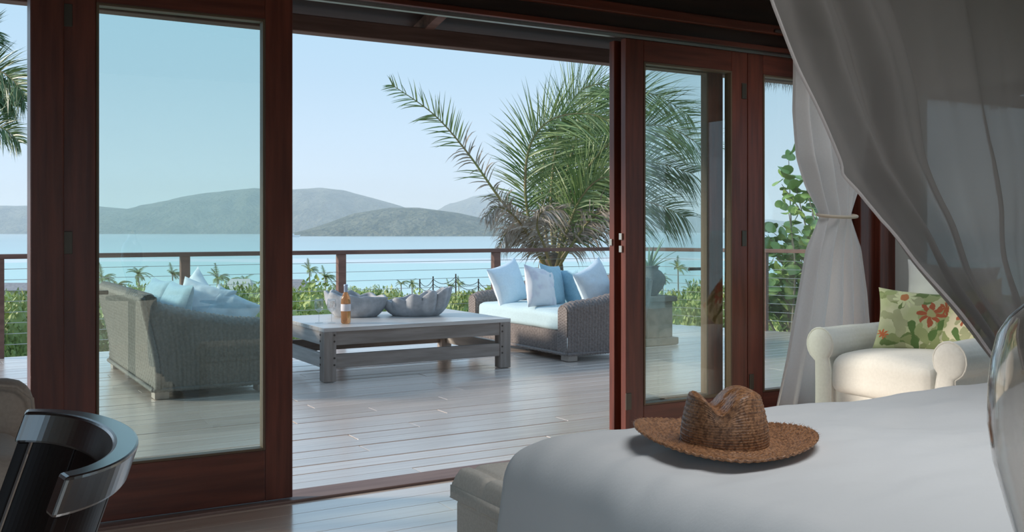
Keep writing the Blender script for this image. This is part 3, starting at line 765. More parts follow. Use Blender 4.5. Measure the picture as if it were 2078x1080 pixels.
# sea-grape with big round leaves behind the angled railing
sg = thing('sea_grape_bush', 'tall bush with big round green leaves behind the angled railing', 'bush', loc=at(1600, 700, 14.6)); sg.location.z = -1.3
lb = MB(); lb.add([(0, 0, 0)]+[(.5+.5*math.cos(a), .54*math.sin(a), .10*math.cos(2*a)-.03+.05*abs(math.sin(a))) for a in [2*math.pi*k/12 for k in range(12)]], [(0, 1+k, 1+(k+1) % 12) for k in range(12)])
leafmesh = lb.mesh('leaf', M['grapeleaf'], True)
br = MB(); rnd = random.Random(8); spots = []
for k in range(40):
    px0 = rnd.uniform(1580, 1720); tx = rnd.uniform(1535, 1760); ty = rnd.uniform(315, 640)
    if tx < 1600 and ty < 440: ty += 130*(1600-tx)/60
    dd = rnd.uniform(13.9, 15.6)
    a = at(px0, 690, dd); c = at(tx, ty, dd+rnd.uniform(-.6, .6)); m_ = (a+c)/2+Vector((rnd.uniform(-.2, .2), rnd.uniform(-.2, .2), rnd.uniform(0, .3)))
    P = smooth_path([a, m_, c], 14); br.tube(P, [.022*(1-.8*i/14) for i in range(15)], 5)
    for i in range(3, 15):
        for q in range(2): spots.append(P[i]+Vector((rnd.uniform(-.1, .1), rnd.uniform(-.1, .1), rnd.uniform(-.1, .1))))
br.build('branches', M['bark_far'], sg)
rnd.shuffle(spots)
bs = Vector(sg.location)
extra = MB()
for i, p in enumerate(spots):
    rot = (rnd.uniform(-.9, .9), rnd.uniform(-1.2, .5), rnd.uniform(0, 6.28)); s = rnd.uniform(.11, .21)
    if i < 300: inst('leaf', leafmesh, sg, p-bs, rot, (s, s, s))
    else:
        mt = Matrix.Translation(p) @ __import__('mathutils').Euler(rot).to_matrix().to_4x4() @ Matrix.Scale(s, 4)
        extra.add([mt @ Vector(q) for q in lb.v], lb.f)
if extra.v: extra.build('small_leaves', M['grapeleaf'], sg)['kind'] = 'stuff'

# roofs, rope fence down by the shore
def roof(px, py, d, wid, h, mat, label):
    c = at(px, py, d); g = groundz(c.dot(F))
    r = thing('beach_hut', label, 'building', loc=(c.x, c.y, g), rz=R(-30.7))
    w2 = wid/2; z = c.z-g
    MB().box(-w2, w2, -2, 2, 0, z-h).build('wall', M['wallpaint'], r, world=False)
    MB().add([(-w2-.6, -2.6, z-h), (w2+.6, -2.6, z-h), (w2+.6, 2.6, z-h), (-w2-.6, 2.6, z-h), (-w2+.4, 0, z), (w2-.4, 0, z)], [(0, 1, 5, 4), (1, 2, 5), (2, 3, 4, 5), (3, 0, 4), (0, 3, 2, 1)]).build('roof', mat, r, world=False)
roof(588, 567, 120, 4.2, 1.4, M['roofgrey'], 'low grey-roofed beach hut among palms beside the door stile')
roof(36, 574, 120, 4.0, .8, M['roofgrey'], 'dark flat-roofed hut beyond the railing at far left')
roof(488, 566, 165, 4.0, 2.0, M['roofpale'], 'pale roofed hut between palms seen through tinted glass')
rf = thing('rope_fence', 'dark posts linked by sagging rope along the shore', 'fence', loc=at(920, 620, 150)); rf.location.z = groundz(150)
tops = []
for (px, pt_, pb) in ((852, 566, 600), (879, 561, 596), (925, 556, 600), (971, 566, 600), (1005, 570, 602)):
    a = at(px, pt_, 150); tops.append(a)
    MB().tube([(a.x, a.y, groundz(150)), (a.x, a.y, a.z)], .10, 6).build('post', M['ropefence'], rf)
for a, c in zip(tops, tops[1:]):
    for dz in (.4, 1.1):
        P = [a.lerp(c, i/8)-Vector((0, 0, dz+.9*4*(i/8)*(1-i/8))) for i in range(9)]
        MB().tube(P, .045, 5).build('rope', M['ropefence'], rf)

# urn on a plinth behind the folded door
up = at(1318, 600, 11.6)
M['plinth'] = pm('plinth2', (.30, .27, .22), (.22, .20, .16), rough=.9, scale=(10, 10, 10), bump=.3)
pl = thing('plinth', 'beige stone plinth carrying the dark urn behind the folded door', 'plinth', loc=(up.x, up.y, 0))
MB().box(-.24, .24, -.24, .24, 0, .08).build('base', M['plinth'], pl, world=False, bevel=.01)
MB().box(-.19, .19, -.19, .19, .08, up.z-.06).build('shaft', M['plinth'], pl, world=False, bevel=.01)
MB().box(-.23, .23, -.23, .23, up.z-.06, up.z).build('cap', M['plinth'], pl, world=False, bevel=.01)
ur = thing('plant_urn', 'dark round urn holding a spiky plant on stone plinth', 'urn', loc=(up.x, up.y, up.z))
MB().lathe([(0, 0), (.09, 0), (.10, .02), (.15, .08), (.19, .16), (.185, .22), (.14, .28), (.10, .305), (.105, .33), (.125, .345), (.11, .35), (.09, .33), (.09, .30), (0, .29)], 28).build('body', M['urnstone'], ur, world=False, smooth=True)
rnd = random.Random(6)
for k in range(11):
    a = k*2.4; el = rnd.uniform(.5, 1.3); L_ = rnd.uniform(.28, .46); b = MB()
    d = Vector((math.cos(a)*math.cos(el), math.sin(a)*math.cos(el), math.sin(el)))
    leaf_strip(b, Vector((0, 0, .3)), d, L_, .022, .10, d.cross(Vector((0, 0, 1))).normalized())
    b.build('leaf', M['agave'], ur, world=False, solid=.004)

# ================================================================== terrace furniture
def wicker(nu, nv, fn, pu, pv, amp=.006, chk=.35):
    # woven sheet: fn(u, v) gives the surface, pu ribs across, pv strands up; real over-under relief
    b = MB(); eps = 1e-3
    NU = pu*4+1; NV = pv*2+1
    def g(u, v):
        p = Vector(fn(u, v)); a = Vector(fn(min(1, u+eps), v))-Vector(fn(max(0, u-eps), v)); c = Vector(fn(u, min(1, v+eps)))-Vector(fn(u, max(0, v-eps)))
        n = a.cross(c)
        if n.length > 1e-12: n.normalize()
        k = math.floor(v*pv+1e-6)
        h = abs(math.sin(math.pi*u*pu))*.9+chk*math.sin(2*math.pi*u*pu*.5+math.pi*k)
        return p+n*amp*h
    return b.grid(NU, NV, g)

def make_sofa(name, label, loc, rz, mat, L_=2.15):
    # local: back at x=0 facing +x, length along y from 0 to L_
    s = thing(name, label, 'sofa', loc=loc, rz=rz)
    D = .95; TH = .17
    def top(xx): return interp([(-.1, .82), (0, .80), (.15, .735), (.35, .665), (.6, .615), (.85, .595), (.95, .56)], xx)
    def lean(z): return -.085*max(0, (z-.08)/.72)**1.2+.02*math.sin(z*6)
    # back: outside up, over the rolled top, down inside
    def bk(u, v):
        yy = lerp(.0, L_, u)
        crown = .80
        if v < .5: z = lerp(.07, crown-.04, v/.5); return (lean(z), yy, z)
        if v < .66: a = (v-.5)/.16*math.pi; return (lean(crown)+.06*(1-math.cos(a)), yy, crown-.04+.06*math.sin(a))
        z = lerp(crown-.04, .30, (v-.66)/.34); return (lean(crown)+.12+.06*(1-z/crown), yy, z)
    wicker(0, 0, lambda u, v: bk(1-u, v), 52, 46, .010).build('backrest', mat, s, world=False, smooth=True)
    prof_ = [bk(0, i/30) for i in range(31)]
    for yo in (0.0, L_):
        cp_ = [(p[0], yo, p[2]) for p in prof_]+[(prof_[-1][0], yo, .07)]
        MB().add(cp_, [tuple(range(len(cp_)))]).build('back_end', mat, s, world=False, solid=.006)
    for e_, yo in ((0, 0.0), (1, L_)):
        sg_ = -1 if e_ == 0 else 1
        inn = yo-sg_*TH
        def arm(u, v, yo=yo, inn=inn, sg_=sg_):
            xx = lerp(.03, D, u)
            tz = top(xx)
            bulge = .02*math.sin(math.pi*min(1, max(0, xx/D)))
            if v < .45:
                z = lerp(.07, tz-.07, v/.45); off = lean(z) if xx < .3 else 0
                return (xx+lean(z)*max(0, 1-xx/.4), yo+sg_*bulge*(z/.6), z)
            if v < .65:
                a = (v-.45)/.20*math.pi; mid = (yo+inn)/2; hw = TH/2
                return (xx+lean(tz)*max(0, 1-xx/.4), mid+sg_*hw*math.cos(a)+sg_*bulge*(1-(v-.45)/.2), tz-.07+.07*math.sin(a))
            z = lerp(tz-.07, .26, (v-.65)/.35)
            return (xx+lean(z)*max(0, 1-xx/.4), inn, z)
        f_ = arm if sg_ < 0 else (lambda u, v, arm=arm: arm(1-u, v))
        wicker(0, 0, f_, 26, 44, .009).build('arm', mat, s, world=False, smooth=True)
        # front of the arm
        def fr(u, v, yo=yo, inn=inn, sg_=sg_):
            hw = TH/2; mid = (yo+inn)/2; z = lerp(.07, top(D), v)
            cap = hw if v < .86 else hw*math.sqrt(max(.02, 1-((v-.86)/.14)**2))
            return (D+.006, mid+lerp(-1, 1, u)*cap, z)
        wicker(0, 0, fr, 5, 34).build('arm_front', mat, s, world=False, smooth=True)
    wicker(0, 0, lambda u, v: (D-.01, lerp(TH, L_-TH, u), lerp(.07, .30, v)), 54, 12, .012, .06).build('front_panel', mat, s, world=False, smooth=True)
    MB().box(.05, D-.02, TH-.01, L_-TH+.01, .24, .28).build('seat_deck', mat, s, world=False)
    # plaited edge along the bottom and the rear corners
    pa = [(D+.005, 0, .075), (D+.005, L_, .075), (-.01, L_, .075), (-.01, 0, .075), (D+.005, 0, .075)]
    for a, c in zip(pa, pa[1:]):
        n = 60; P = [Vector(a).lerp(Vector(c), i/n) for i in range(n+1)]
        MB().tube(P, [.016+.005*(i % 2) for i in range(n+1)], 6).build('edge_braid', mat, s, world=False, smooth=True)
    for yy in (-.004, L_+.004):
        P = []
        for i in range(41):
            z = lerp(.075, .80, i/40); P.append((lean(z)+.010, yy, z))
        MB().tube(P, [.022+.006*(i % 2) for i in range(41)], 6).build('edge_braid', mat, s, world=False, smooth=True)
    for (xx, yy) in ((.06, .09), (.06, L_-.09), (D-.08, .09), (D-.08, L_-.09)):
        MB().box(xx-.055, xx+.055, yy-.07, yy+.07, 0, .07).build('foot', M['foot'], s, world=False, bevel=.004)
    return s

def pillow_mesh(w_, h_, t_, seed=0, n=25, wr=.012, pinch=.10):
    b = MB()
    for sgn in (-1, 1):
        def fn(u, v, sgn=sgn):
            a = 2*u-1; c = 2*v-1
            x_ = w_/2*a*(1-pinch*(1-c*c)*abs(a)); z_ = h_/2*c*(1-pinch*(1-a*a)*abs(c))
            y_ = sgn*t_/2*(max(0, (1-a*a))*max(0, (1-c*c)))**.42
            y_ += wr*sgn*nz(a*2.2+seed, c*2.2, seed*1.7)*(1-max(abs(a), abs(c))**6)
            y_ += wr*.6*sgn*nz(a*5+seed, c*5, seed)*(1-max(abs(a), abs(c))**8)
            return (x_, y_, z_+h_/2)
        b.grid(n, n, fn if sgn < 0 else (lambda u, v, fn=fn: fn(1-u, v)))
    return b
def pillow(name, label, size, loc, rot, mat, seed=0, group=None, cat='cushion'):
    o = pillow_mesh(*size, seed=seed).build(name, mat, None, smooth=True)
    o.location = loc; o.rotation_euler = rot
    return tag(o, label, cat, group)

def cushion_box(name, label, x0, x1, y0, y1, z0, z1, mat, parent=None, rad=.05, seed=1, cat='cushion', soft=.012):
    # box cushion with soft crowned top and rounded edges, slightly rumpled
    cx, cy, cz = (x0+x1)/2, (y0+y1)/2, (z0+z1)/2; hx, hy, hz = (x1-x0)/2, (y1-y0)/2, (z1-z0)/2
    b = MB(); n = 22
    def proj(p):
        q = Vector(p)
        c = Vector((max(-hx+rad, min(hx-rad, q.x)), max(-hy+rad, min(hy-rad, q.y)), max(-hz+min(rad, hz*.8), min(hz-min(rad, hz*.8), q.z))))
        d = q-c
        if d.length > 1e-6: q = c+d.normalized()*min(rad, d.length)
        k = (1-(q.x/hx)**4)*(1-(q.y/hy)**4)
        if q.z > 0: q.z += soft*1.6*max(0, k)
        q += Vector((nz(q.x*4+seed, q.y*4, q.z*4), nz(q.y*4, q.z*4+seed, q.x*4), nz(q.z*4, q.x*4, q.y*4+seed)))*soft*.6
        return q+Vector((cx, cy, cz))
    for ax in range(3):
        for s in (-1, 1):
            def fn(u, v, ax=ax, s=s):
                a = 2*u-1; c = 2*v-1
                if s < 0: a = -a
                if ax == 0: return proj((s*hx, a*hy, c*hz))
                if ax == 1: return proj((-a*hx, s*hy, c*hz))
                return proj((a*hx, c*hy, s*hz))
            b.grid(n, n, fn)
    o = b.build(name, mat, parent, smooth=True)
    if parent is None: tag(o, label, cat)
    return o

make_sofa('wicker_sofa', 'grey wicker sofa seen from behind through the tinted glass door', (1.56, 8.06, 0), 0, M['wicker_left'])
make_sofa('wicker_sofa', 'brown wicker sofa with pale blue cushions right of coffee table', (6.50, 10.34, 0), R(180), M['wicker'], L_=2.08)
# cushions of the left sofa
cushion_box('seat_cushion', 'teal seat cushion on the wicker sofa behind tinted glass', 1.78, 2.50, 8.25, 10.02, .285, .46, M['seat_teal'], seed=2)
B3 = 'cushions on the left wicker sofa'
pillow('back_cushion', 'teal back cushion slumped over the left sofa back, farthest of two', (.80, .44, .20), (1.80, 9.55, .45), (R(-16), 0, R(-90)), M['blue_mid'], 3, B3)
pillow('back_cushion', 'teal back cushion behind the near wicker arm, nearest of two', (.80, .44, .20), (1.80, 8.75, .45), (R(-16), 0, R(-90)), M['blue_mid'], 5, B3)
pillow('throw_pillow', 'pale blue pillow standing on one corner above the left sofa', (.50, .50, .16), (2.0, 9.25, .46), (R(-18), R(34), R(-75)), M['blue_pale'], 7, B3)
pillow('throw_pillow', 'crumpled light blue pillow leaning at the near end of left sofa', (.50, .44, .17), (1.98, 8.66, .46), (R(-20), R(14), R(-40)), M['blue_pale'], 9, B3)
pillow('throw_pillow', 'steel blue pillow with lit edge sliding forward on left sofa', (.44, .38, .15), (2.16, 8.50, .455), (R(-26), R(26), R(-30)), M['blue_pale'], 12, B3)
# cushions of the right sofa
cushion_box('seat_cushion', 'long pale teal seat cushion on the brown wicker sofa', 5.56, 6.30, 8.44, 10.16, .285, .485, M['seat_teal'], seed=4, rad=.06)
B4 = 'cushions on the right wicker sofa'
pillow('back_cushion', 'mid blue back cushion upright against right sofa back', (.80, .42, .16), (6.27, 9.42, .47), (R(-10), 0, R(90)), M['blue_mid'], 2, B4)
pillow('throw_pillow', 'large pale blue pillow tipped in the far sofa corner', (.52, .50, .19), (5.82, 9.72, .47), (R(-14), R(-14), R(20)), M['blue_pale'], 1, B4)
pillow('throw_pillow', 'whitish lilac printed pillow in front of the blue pillow', (.47, .47, .17), (5.74, 9.02, .475), (R(-14), R(7), R(16)), M['lilac'], 4, B4)
pillow('throw_pillow', 'blue pillow half hidden behind the whitish printed pillow', (.48, .48, .17), (5.98, 9.14, .475), (R(-12), R(6), R(30)), M['blue_mid'], 6, B4)
pillow('throw_pillow', 'pale blue pillow resting above the near wicker arm beside door', (.52, .50, .19), (6.26, 8.64, .485), (R(-12), R(-20), R(20)), M['blue_pale'], 8, B4)

# coffee table
X0, X1, Y0, Y1, TZ = 3.0, 4.88, 8.24, 9.60, .47
ct = thing('coffee_table', 'large low weathered grey wooden coffee table on the deck', 'table', loc=((X0+X1)/2, (Y0+Y1)/2, 0))
tt = thing('table_top'); tt.parent = ct
n = 9; pw = (Y1-Y0)/n
for k in range(n):
    MB().box(X0, X1, Y0+k*pw+.0012, Y0+(k+1)*pw-.0012, TZ-.035, TZ).build('plank', M['tabletop'], tt, bevel=.002)
lw = .115
for (lx, ly) in ((X0, Y0), (X1-lw, Y0), (X0, Y1-lw), (X1-lw, Y1-lw)):
    lg = MB().box(lx+.001, lx+lw-.001, ly+.001, ly+lw-.001, 0, TZ-.036).build('leg', M['tablewood_v'], ct, bevel=.004)
for yy in (Y0+.012, Y1-.062):
    MB().box(X0+lw, X1-lw, yy, yy+.05, TZ-.155, TZ-.036).build('apron', M['tablewood'], ct, bevel=.003)
    MB().box(X0+lw, X1-lw, yy, yy+.05, .115, .235).build('stretcher', M['tablewood'], ct, bevel=.003)
for xx in (X0+.012, X1-.062):
    MB().box(xx, xx+.05, Y0+lw, Y1-lw, TZ-.155, TZ-.036).build('apron', M['tablewood_y'], ct, bevel=.003)
    MB().box(xx, xx+.05, Y0+lw, Y1-lw, .115, .235).build('stretcher', M['tablewood_y'], ct, bevel=.003)
for lx in (X0+lw-.02, X1-lw+.02):
    for zz in (.145, .205, .35, .405):
        MB().tube([(lx, Y0-.003, zz), (lx, Y0+.02, zz)], .009, 8).build('peg', M['peg'], ct)
for zz in (.145, .205, .35, .405):
    MB().tube([(X0-.003, Y0+lw-.02, zz), (X0+.02, Y0+lw-.02, zz)], .009, 8).build('peg', M['peg'], ct)

# giant-clam stone bowls
def clam(name, label, loc, rz, rx, ry, h, seed, lobes, amp, lift):
    b = MB(); n = 96; m = 22
    t = thing(name, label, 'bowl', loc=loc, rz=rz, group='stone shell bowls on the coffee table')
    def fn(u, v):
        a = 2*math.pi*u; tt_ = v
        wave = (2/math.pi)*math.asin(.97*math.sin(a*lobes+.6))*max(0, math.cos((a if a < math.pi else a-2*math.pi)*.5+.30))**1.1           # scallops fade towards the hinge
        rr = .38+.62*math.sin(tt_*math.pi/2)**.9
        if tt_ < .04: rr = .38*tt_/.04
        rr *= 1+amp*wave*tt_**1.2
        hinge = .14*math.exp(-((abs(a-math.pi))/.35)**2)*tt_
        x_ = rx*math.cos(a)*(rr+hinge); y_ = ry*math.sin(a)*rr
        z_ = h*((1-math.cos(tt_*math.pi/2)))*(1+lift*math.cos(a)*tt_+amp*1.3*wave*tt_**2)
        g = .006*nz(x_*9+seed, y_*9, z_*9)
        k = 1+g/max(.05, math.hypot(x_, y_))*.5
        return (x_*k, y_*k, max(0, z_))
    b.grid(n, m, fn, cu=True)
    o = b.build('shell', M['stone'], t, smooth=True, world=False)
    s = o.modifiers.new('solid', 'SOLIDIFY'); s.thickness = .03; s.offset = 1
    return t
clam('shell_bowl', 'grey stone clam shell bowl with deep scallops, right of the bottle pair', (4.25, 9.02, TZ+.001), R(-28), .29, .22, .20, 2, 11, .17, .28)
clam('shell_bowl', 'rounder grey stone shell bowl behind the wine bottle', (3.68, 9.22, TZ+.001), R(150), .26, .22, .215, 5, 9, .10, .10)

# bottle and glasses
bo = thing('wine_bottle', 'rose wine bottle with white label and blue-grey foil', 'bottle', loc=(3.32, 8.55, TZ+.001))
MB().lathe([(0, .008), (.03, .0), (.042, .006), (.044, .02), (.044, .20), (.042, .225), (.032, .255), (.02, .278), (.0165, .29), (.0165, .30), (0, .30)], 28).build('body', M['rose'], bo, world=False, smooth=True)
MB().lathe([(.0172, .285), (.0175, .335), (.019, .34), (.019, .352), (.016, .356), (0, .356)], 24).build('foil_cap', M['foil'], bo, world=False, smooth=True)
MB().lathe([(.0446, .115), (.0449, .116), (.0449, .178), (.0446, .179)], 28).build('label', M['label'], bo, world=False, smooth=True)
def wineglass(label, loc):
    g = thing('wine_glass', label, 'glass', loc=loc, group='wine glasses on the coffee table')
    MB().lathe([(0, .001), (.036, .001), (.037, .003), (.012, .008), (.005, .014), (.004, .03)], 28).build('foot', M['thinglass'], g, world=False, smooth=True)
    MB().lathe([(.004, .03), (.0038, .06), (.0045, .098)], 16).build('stem', M['thinglass'], g, world=False, smooth=True)
    MB().lathe([(.0045, .098), (.02, .108), (.037, .130), (.043, .155), (.040, .19), (.034, .222), (.0328, .222), (.0388, .19), (.0417, .155), (.036, .132), (.019, .111), (0, .105)], 28).build('bowl', M['thinglass'], g, world=False, smooth=True)
wineglass('empty wine glass at the left, farther from the bottle', (3.13, 8.73, TZ+.001))
wineglass('empty wine glass between the other glass and the bottle', (3.225, 8.66, TZ+.001))

# ================================================================== bedroom
# bed with duvet
BX0, BX1, BY0, BY1, BH = 1.40, 3.86, .55, 2.42, .745
bd = thing('bed', 'wide bed beneath the white duvet', 'bed', loc=((BX0+BX1)/2, (BY0+BY1)/2, 0))
MB().box(BX0+.12, BX1, BY0+.10, BY1-.10, .10, .38).build('base', M['linen'], bd, bevel=.02)
MB().box(BX0+.10, BX1, BY0+.08, BY1-.08, .38, .66).build('mattress', M['pillowwhite'], bd, bevel=.06)
for (xx, yy) in ((BX0+.2, BY0+.2), (BX0+.2, BY1-.2), (BX1-.2, BY0+.2), (BX1-.2, BY1-.2)):
    MB().tube([(xx, yy, 0), (xx, yy, .1)], .04, 10).build('foot', M['dark_wood'], bd)
MB().box(BX1+.06, BX1+.14, BY0-.05, BY1-.12, .1, 1.25).build('headboard', M['linen'], bd, bevel=.03)
def over(s, r, drop):                                      # arc-length s past an edge -> (outward, down)
    if s <= 0: return (s, 0)
    q = s/r
    if q < math.pi/2: return (r*math.sin(q), r*(1-math.cos(q)))
    return (r+.02*math.sin((s-r*1.57)*6), r+(s-r*math.pi/2))
def duv(u, v):
    rr = .13
    ex = lerp(-(.62), BX1-BX0-rr, u)                       # measured from the foot edge inward
    W = BY1-BY0
    ey = lerp(-.50, W+.50, v)
    ox, dx = over(-ex, rr, 0) if ex < 0 else (-ex, 0)
    X = BX0+rr-ox
    if ey < 0: oy, dy = over(-ey, rr, 0); Y = BY0+rr-oy
    elif ey > W-2*rr: oy, dy = over(ey-(W-2*rr), rr, 0); Y = BY1-rr+oy
    else: dy = 0; Y = BY0+rr+ey
    # soft corner: both falls combine
    dz = math.sqrt(dx*dx+dy*dy) if (dx > 0 and dy > 0) else dx+dy
    if dx > .05 and dy > .05:
        k = min(dx, dy)*.28
        X += k*.8; Y -= k*.8*(1 if ey > W/2 else -1)
    z = BH-dz
    # plump crown, gentle ripples, folds where it hangs
    z += .014*nz(X*1.3, Y*1.3, 3)+.013*nz(X*1.6+Y*1.2, Y*6-X*1.5, 1)+.009*nz(X*3+Y*3, Y*12-X*4, 5)+.0035*nz(X*9, Y*22, 8)
    fade = min(1, dz/.3)
    if dz > 0: X += .018*fade*math.sin(Y*13+nz(Y*3, z, 2)*2)*(1 if dx > 0 else 0); Y += .018*fade*math.sin(X*12+nz(X*3, z, 4)*2)*(1 if dy > 0 else 0)
    return (X, Y, max(.06, z))
o = MB().grid(150, 150, duv).build('duvet', M['duvet'], smooth=True, solid=.02)
tag(o, 'white quilted duvet spread smoothly over the bed', 'duvet')

# tufted bench on the window side of the bed
bn = thing('storage_bench', 'beige tufted fabric storage bench beside the bed foot', 'bench', loc=(2.1, 2.70, 0))
MB().box(1.49, 2.75, 2.50, 2.87, .04, .455).build('body', M['linen'], bn, bevel=.015)
def lid(u, v):
    x_ = lerp(1.475, 2.765, u); y_ = lerp(2.485, 2.885, v)
    ed = min(1, min(u, 1-u)*48, min(v, 1-v)*15)
    tuft = 0
    for tx in (.17, .39, .61, .83):
        for ty in (.28, .72):
            tuft += math.exp(-(((u-tx)*1.29)**2+((v-ty)*.4)**2)/.0022)
    return (x_, y_, .462+.098*math.sqrt(max(0, ed))*.96-.034*min(1, tuft)-.010*math.exp(-((v-.5)/.03)**2)-.010*sum(math.exp(-((u-q_)/.008)**2) for q_ in (.06, .28, .5, .72, .94))+.004*nz(x_*9, y_*9, 2))
b = MB().grid(160, 60, lid)
b.box(1.478, 2.762, 2.488, 2.882, .458, .50)
lid_o = b.build('tufted_lid', M['linen'], bn, smooth=True)
for tx in (.17, .39, .61, .83):
    for ty in (.28, .72):
        q = lid(tx, ty); MB().lathe([(0, .008), (.010, .005), (.013, 0), (.013, -.004)], 10, c=(q[0], q[1], q[2]+.001)).build('button', M['linen'], lid_o, smooth=True)
for (xx, yy) in ((1.55, 2.55), (1.55, 2.82), (2.69, 2.55), (2.69, 2.82)):
    MB().tube([(xx, yy, 0), (xx, yy, .04)], .025, 10).build('foot', M['dark_wood'], bn)

# straw hat on the bed
hx, hy = 1.825, 1.975
ht = thing('straw_hat', 'brown woven straw hat with wide brim lying on the duvet', 'hat', loc=(hx, hy, BH+.012), rz=R(-31))
def coil(p, a, t): return .0022*math.sin(t)
cr = MB()
def crown(u, v):
    a = 2*math.pi*u
    # v: 0 brim joint, 1 top centre
    if v < .72:
        q = v/.72; r = lerp(.108, .088, q**1.8); z = .012+.118*q
    else:
        q = (v-.72)/.28; r = .088*math.cos(q*math.pi/2)**.8; z = .130+.016*math.sin(q*math.pi/2)
    x_ = r*1.06*math.cos(a); y_ = r*1.14*math.sin(a)
    # long pinch across the top, open towards the back
    top = max(0, (z-.075)/.07)
    z -= .046*min(1, top)*math.exp(-((x_+.026)/.030)**2)*(0.45+.55*(1 if y_ > -.12 else 0))
    z += .010*top*math.exp(-((x_-.05)/.03)**2)+.004*top*math.exp(-((x_+.075)/.025)**2)
    w_ = .0016*math.sin(v*150)+.0013*math.sin(a*74+v*40)
    return (x_*(1+w_*8), y_*(1+w_*8), z+w_*.5)
cr.grid(148, 74, crown, cu=True)
cr.build('crown', M['hat'], ht, smooth=True, world=False)
bm_ = MB()
def brim(u, v):
    a = 2*math.pi*u
    r = lerp(.105, .232, v)
    z = .012+.004*math.sin(2*a)-.004*math.sin(v*3.14)+.030*v**2*(.55+.45*math.cos(2*a+.5))+.012*v*max(0, -math.cos(a))
    w_ = .0016*math.sin(v*95)+.0014*math.sin(a*150+v*30)*(.4+v)
    return (r*1.02*math.cos(a), r*1.02*math.sin(a)*1.04, z+w_)
bm_.grid(220, 48, brim, cu=True)
bm_.build('brim', M['hat'], ht, smooth=True, world=False, solid=.005)
b = MB(); rnd = random.Random(3)
for k in range(420):
    u = rnd.random(); p = Vector(brim(u, 1.0)); d = Vector((p.x, p.y, 0)).normalized()
    e_ = p+d*rnd.uniform(.002, .008)+Vector((rnd.uniform(-.006, .006), rnd.uniform(-.006, .006), rnd.uniform(-.003, .006)))
    s_ = Vector((-d.y, d.x, 0))*.0012
    b.add([p-s_, p+s_, e_], [(0, 1, 2)])
b.build('frayed_straw', M['hat'], ht, world=False)['kind'] = 'stuff'

# canopy net swept to the head of the bed
edge = [(0, (2.30, 2.62)), (.10, (2.42, 2.34)), (.2, (2.54, 2.10)), (.3, (2.66, 1.90)), (.45, (2.91, 1.53)), (.55, (3.08, 1.365)), (.72, (3.37, 1.13)), (.86, (3.66, .90)), (1, (3.86, .72))]
def net(u, v):
    ex = interp([(a, b_[0]) for a, b_ in edge], v); ez = interp([(a, b_[1]) for a, b_ in edge], v)
    rx = interp([(0, 4.6), (.3, 4.55), (.6, 4.45), (1, 4.20)], v); rz_ = interp([(0, 2.72), (1, .74)], v)
    x_ = lerp(ex, rx, u); z_ = lerp(ez, rz_, u)
    amp = interp([(0, .035), (.5, .042), (.8, .036), (1, .025)], v)
    ph = u*38+2.2*math.sin(u*7)+nz(u*4, v*2, 1)*2.0
    y_ = 2.50+amp*math.sin(ph)+.35*amp*math.sin(ph*2.3+1)+.03*nz(u*5, v*6, 3)
    hem = math.exp(-(u/.018)**2)
    bump = .035*math.exp(-((v-.462)/.018)**2)*math.exp(-(u/.03)**2)
    return (x_-bump, y_-.01*hem, z_+bump*.4)
sn = thing('bed_canopy_net', 'grey-white sheer canopy net sweeping diagonally across the upper right', 'canopy net', loc=(3.6, 2.5, 2.7))
MB().grid(230, 90, net).build('drape', M['sheer'], sn, smooth=True)
hm = MB(); hm.tube([net(.0, i/120) for i in range(121)], .006, 6); hm.build('hem', M['curtain'], sn, smooth=True)
MB().tube([(2.1, 2.5, 2.74), (4.8, 2.5, 2.74)], .016, 10).build('rail', M['dark_wood'], sn, smooth=True)
for xx in (2.15, 4.75):
    MB().tube([(xx, 2.5, 2.74), (xx, 2.5, 3.1)], .01, 8).build('hanger', M['metal_dark'], sn)
MB().tube([(3.84+.2*math.cos(a)+.17, 2.5+.075*math.sin(a), .75) for a in [2*math.pi*k/24 for k in range(25)]], .012, 6, caps=False).build('tie_back', M['tie'], sn, smooth=True)

# white tied curtain at the right of the doors
def curt(u, v):
    z = lerp(2.58, .04, v)
    # left and right outline (x along the wall)
    l = interp([(.04, 4.66), (.5, 4.80), (.9, 4.90), (1.2, 4.97), (1.42, 5.08), (1.6, 4.98), (1.8, 4.90), (2.1, 4.86), (2.58, 4.86)], z)
    r = interp([(.04, 5.60), (.5, 5.60), (.9, 5.56), (1.2, 5.50), (1.42, 5.385), (1.6, 5.47), (1.8, 5.53), (2.1, 5.60), (2.58, 5.66)], z)
    x_ = lerp(l, r, u)
    g = math.exp(-((z-1.42)/.16)**2)
    amp = lerp(.050, .020, g)
    ph = u*34+.9*math.sin(u*9)+.5*nz(u*3, z, 2)
    y_ = 4.60+amp*math.sin(ph)+.03*nz(u*6, z*1.2, 7)-.05*g*math.sin(math.pi*u)
    y_ += -.05*math.sin(math.pi*u)*math.exp(-((z-1.75)/.3)**2)
    return (x_, y_, z)
cu = thing('window_curtain', 'pale tied-back curtain hanging beside the right glass door', 'curtain', loc=(5.25, 4.6, 0))
MB().grid(180, 90, curt).build('drape', M['curtain'], cu, smooth=True)
tb = [(5.235+.165*math.cos(a), 4.585+.085*math.sin(a), 1.42+.012*math.sin(a)) for a in [2*math.pi*k/32 for k in range(33)]]
MB().tube(tb, .011, 8, caps=False).build('tie_back', M['tie'], cu, smooth=True)
MB().tube([(4.7, 4.62, 2.6), (5.9, 4.62, 2.6)], .012, 8).build('rod', M['dark_wood'], cu, smooth=True)

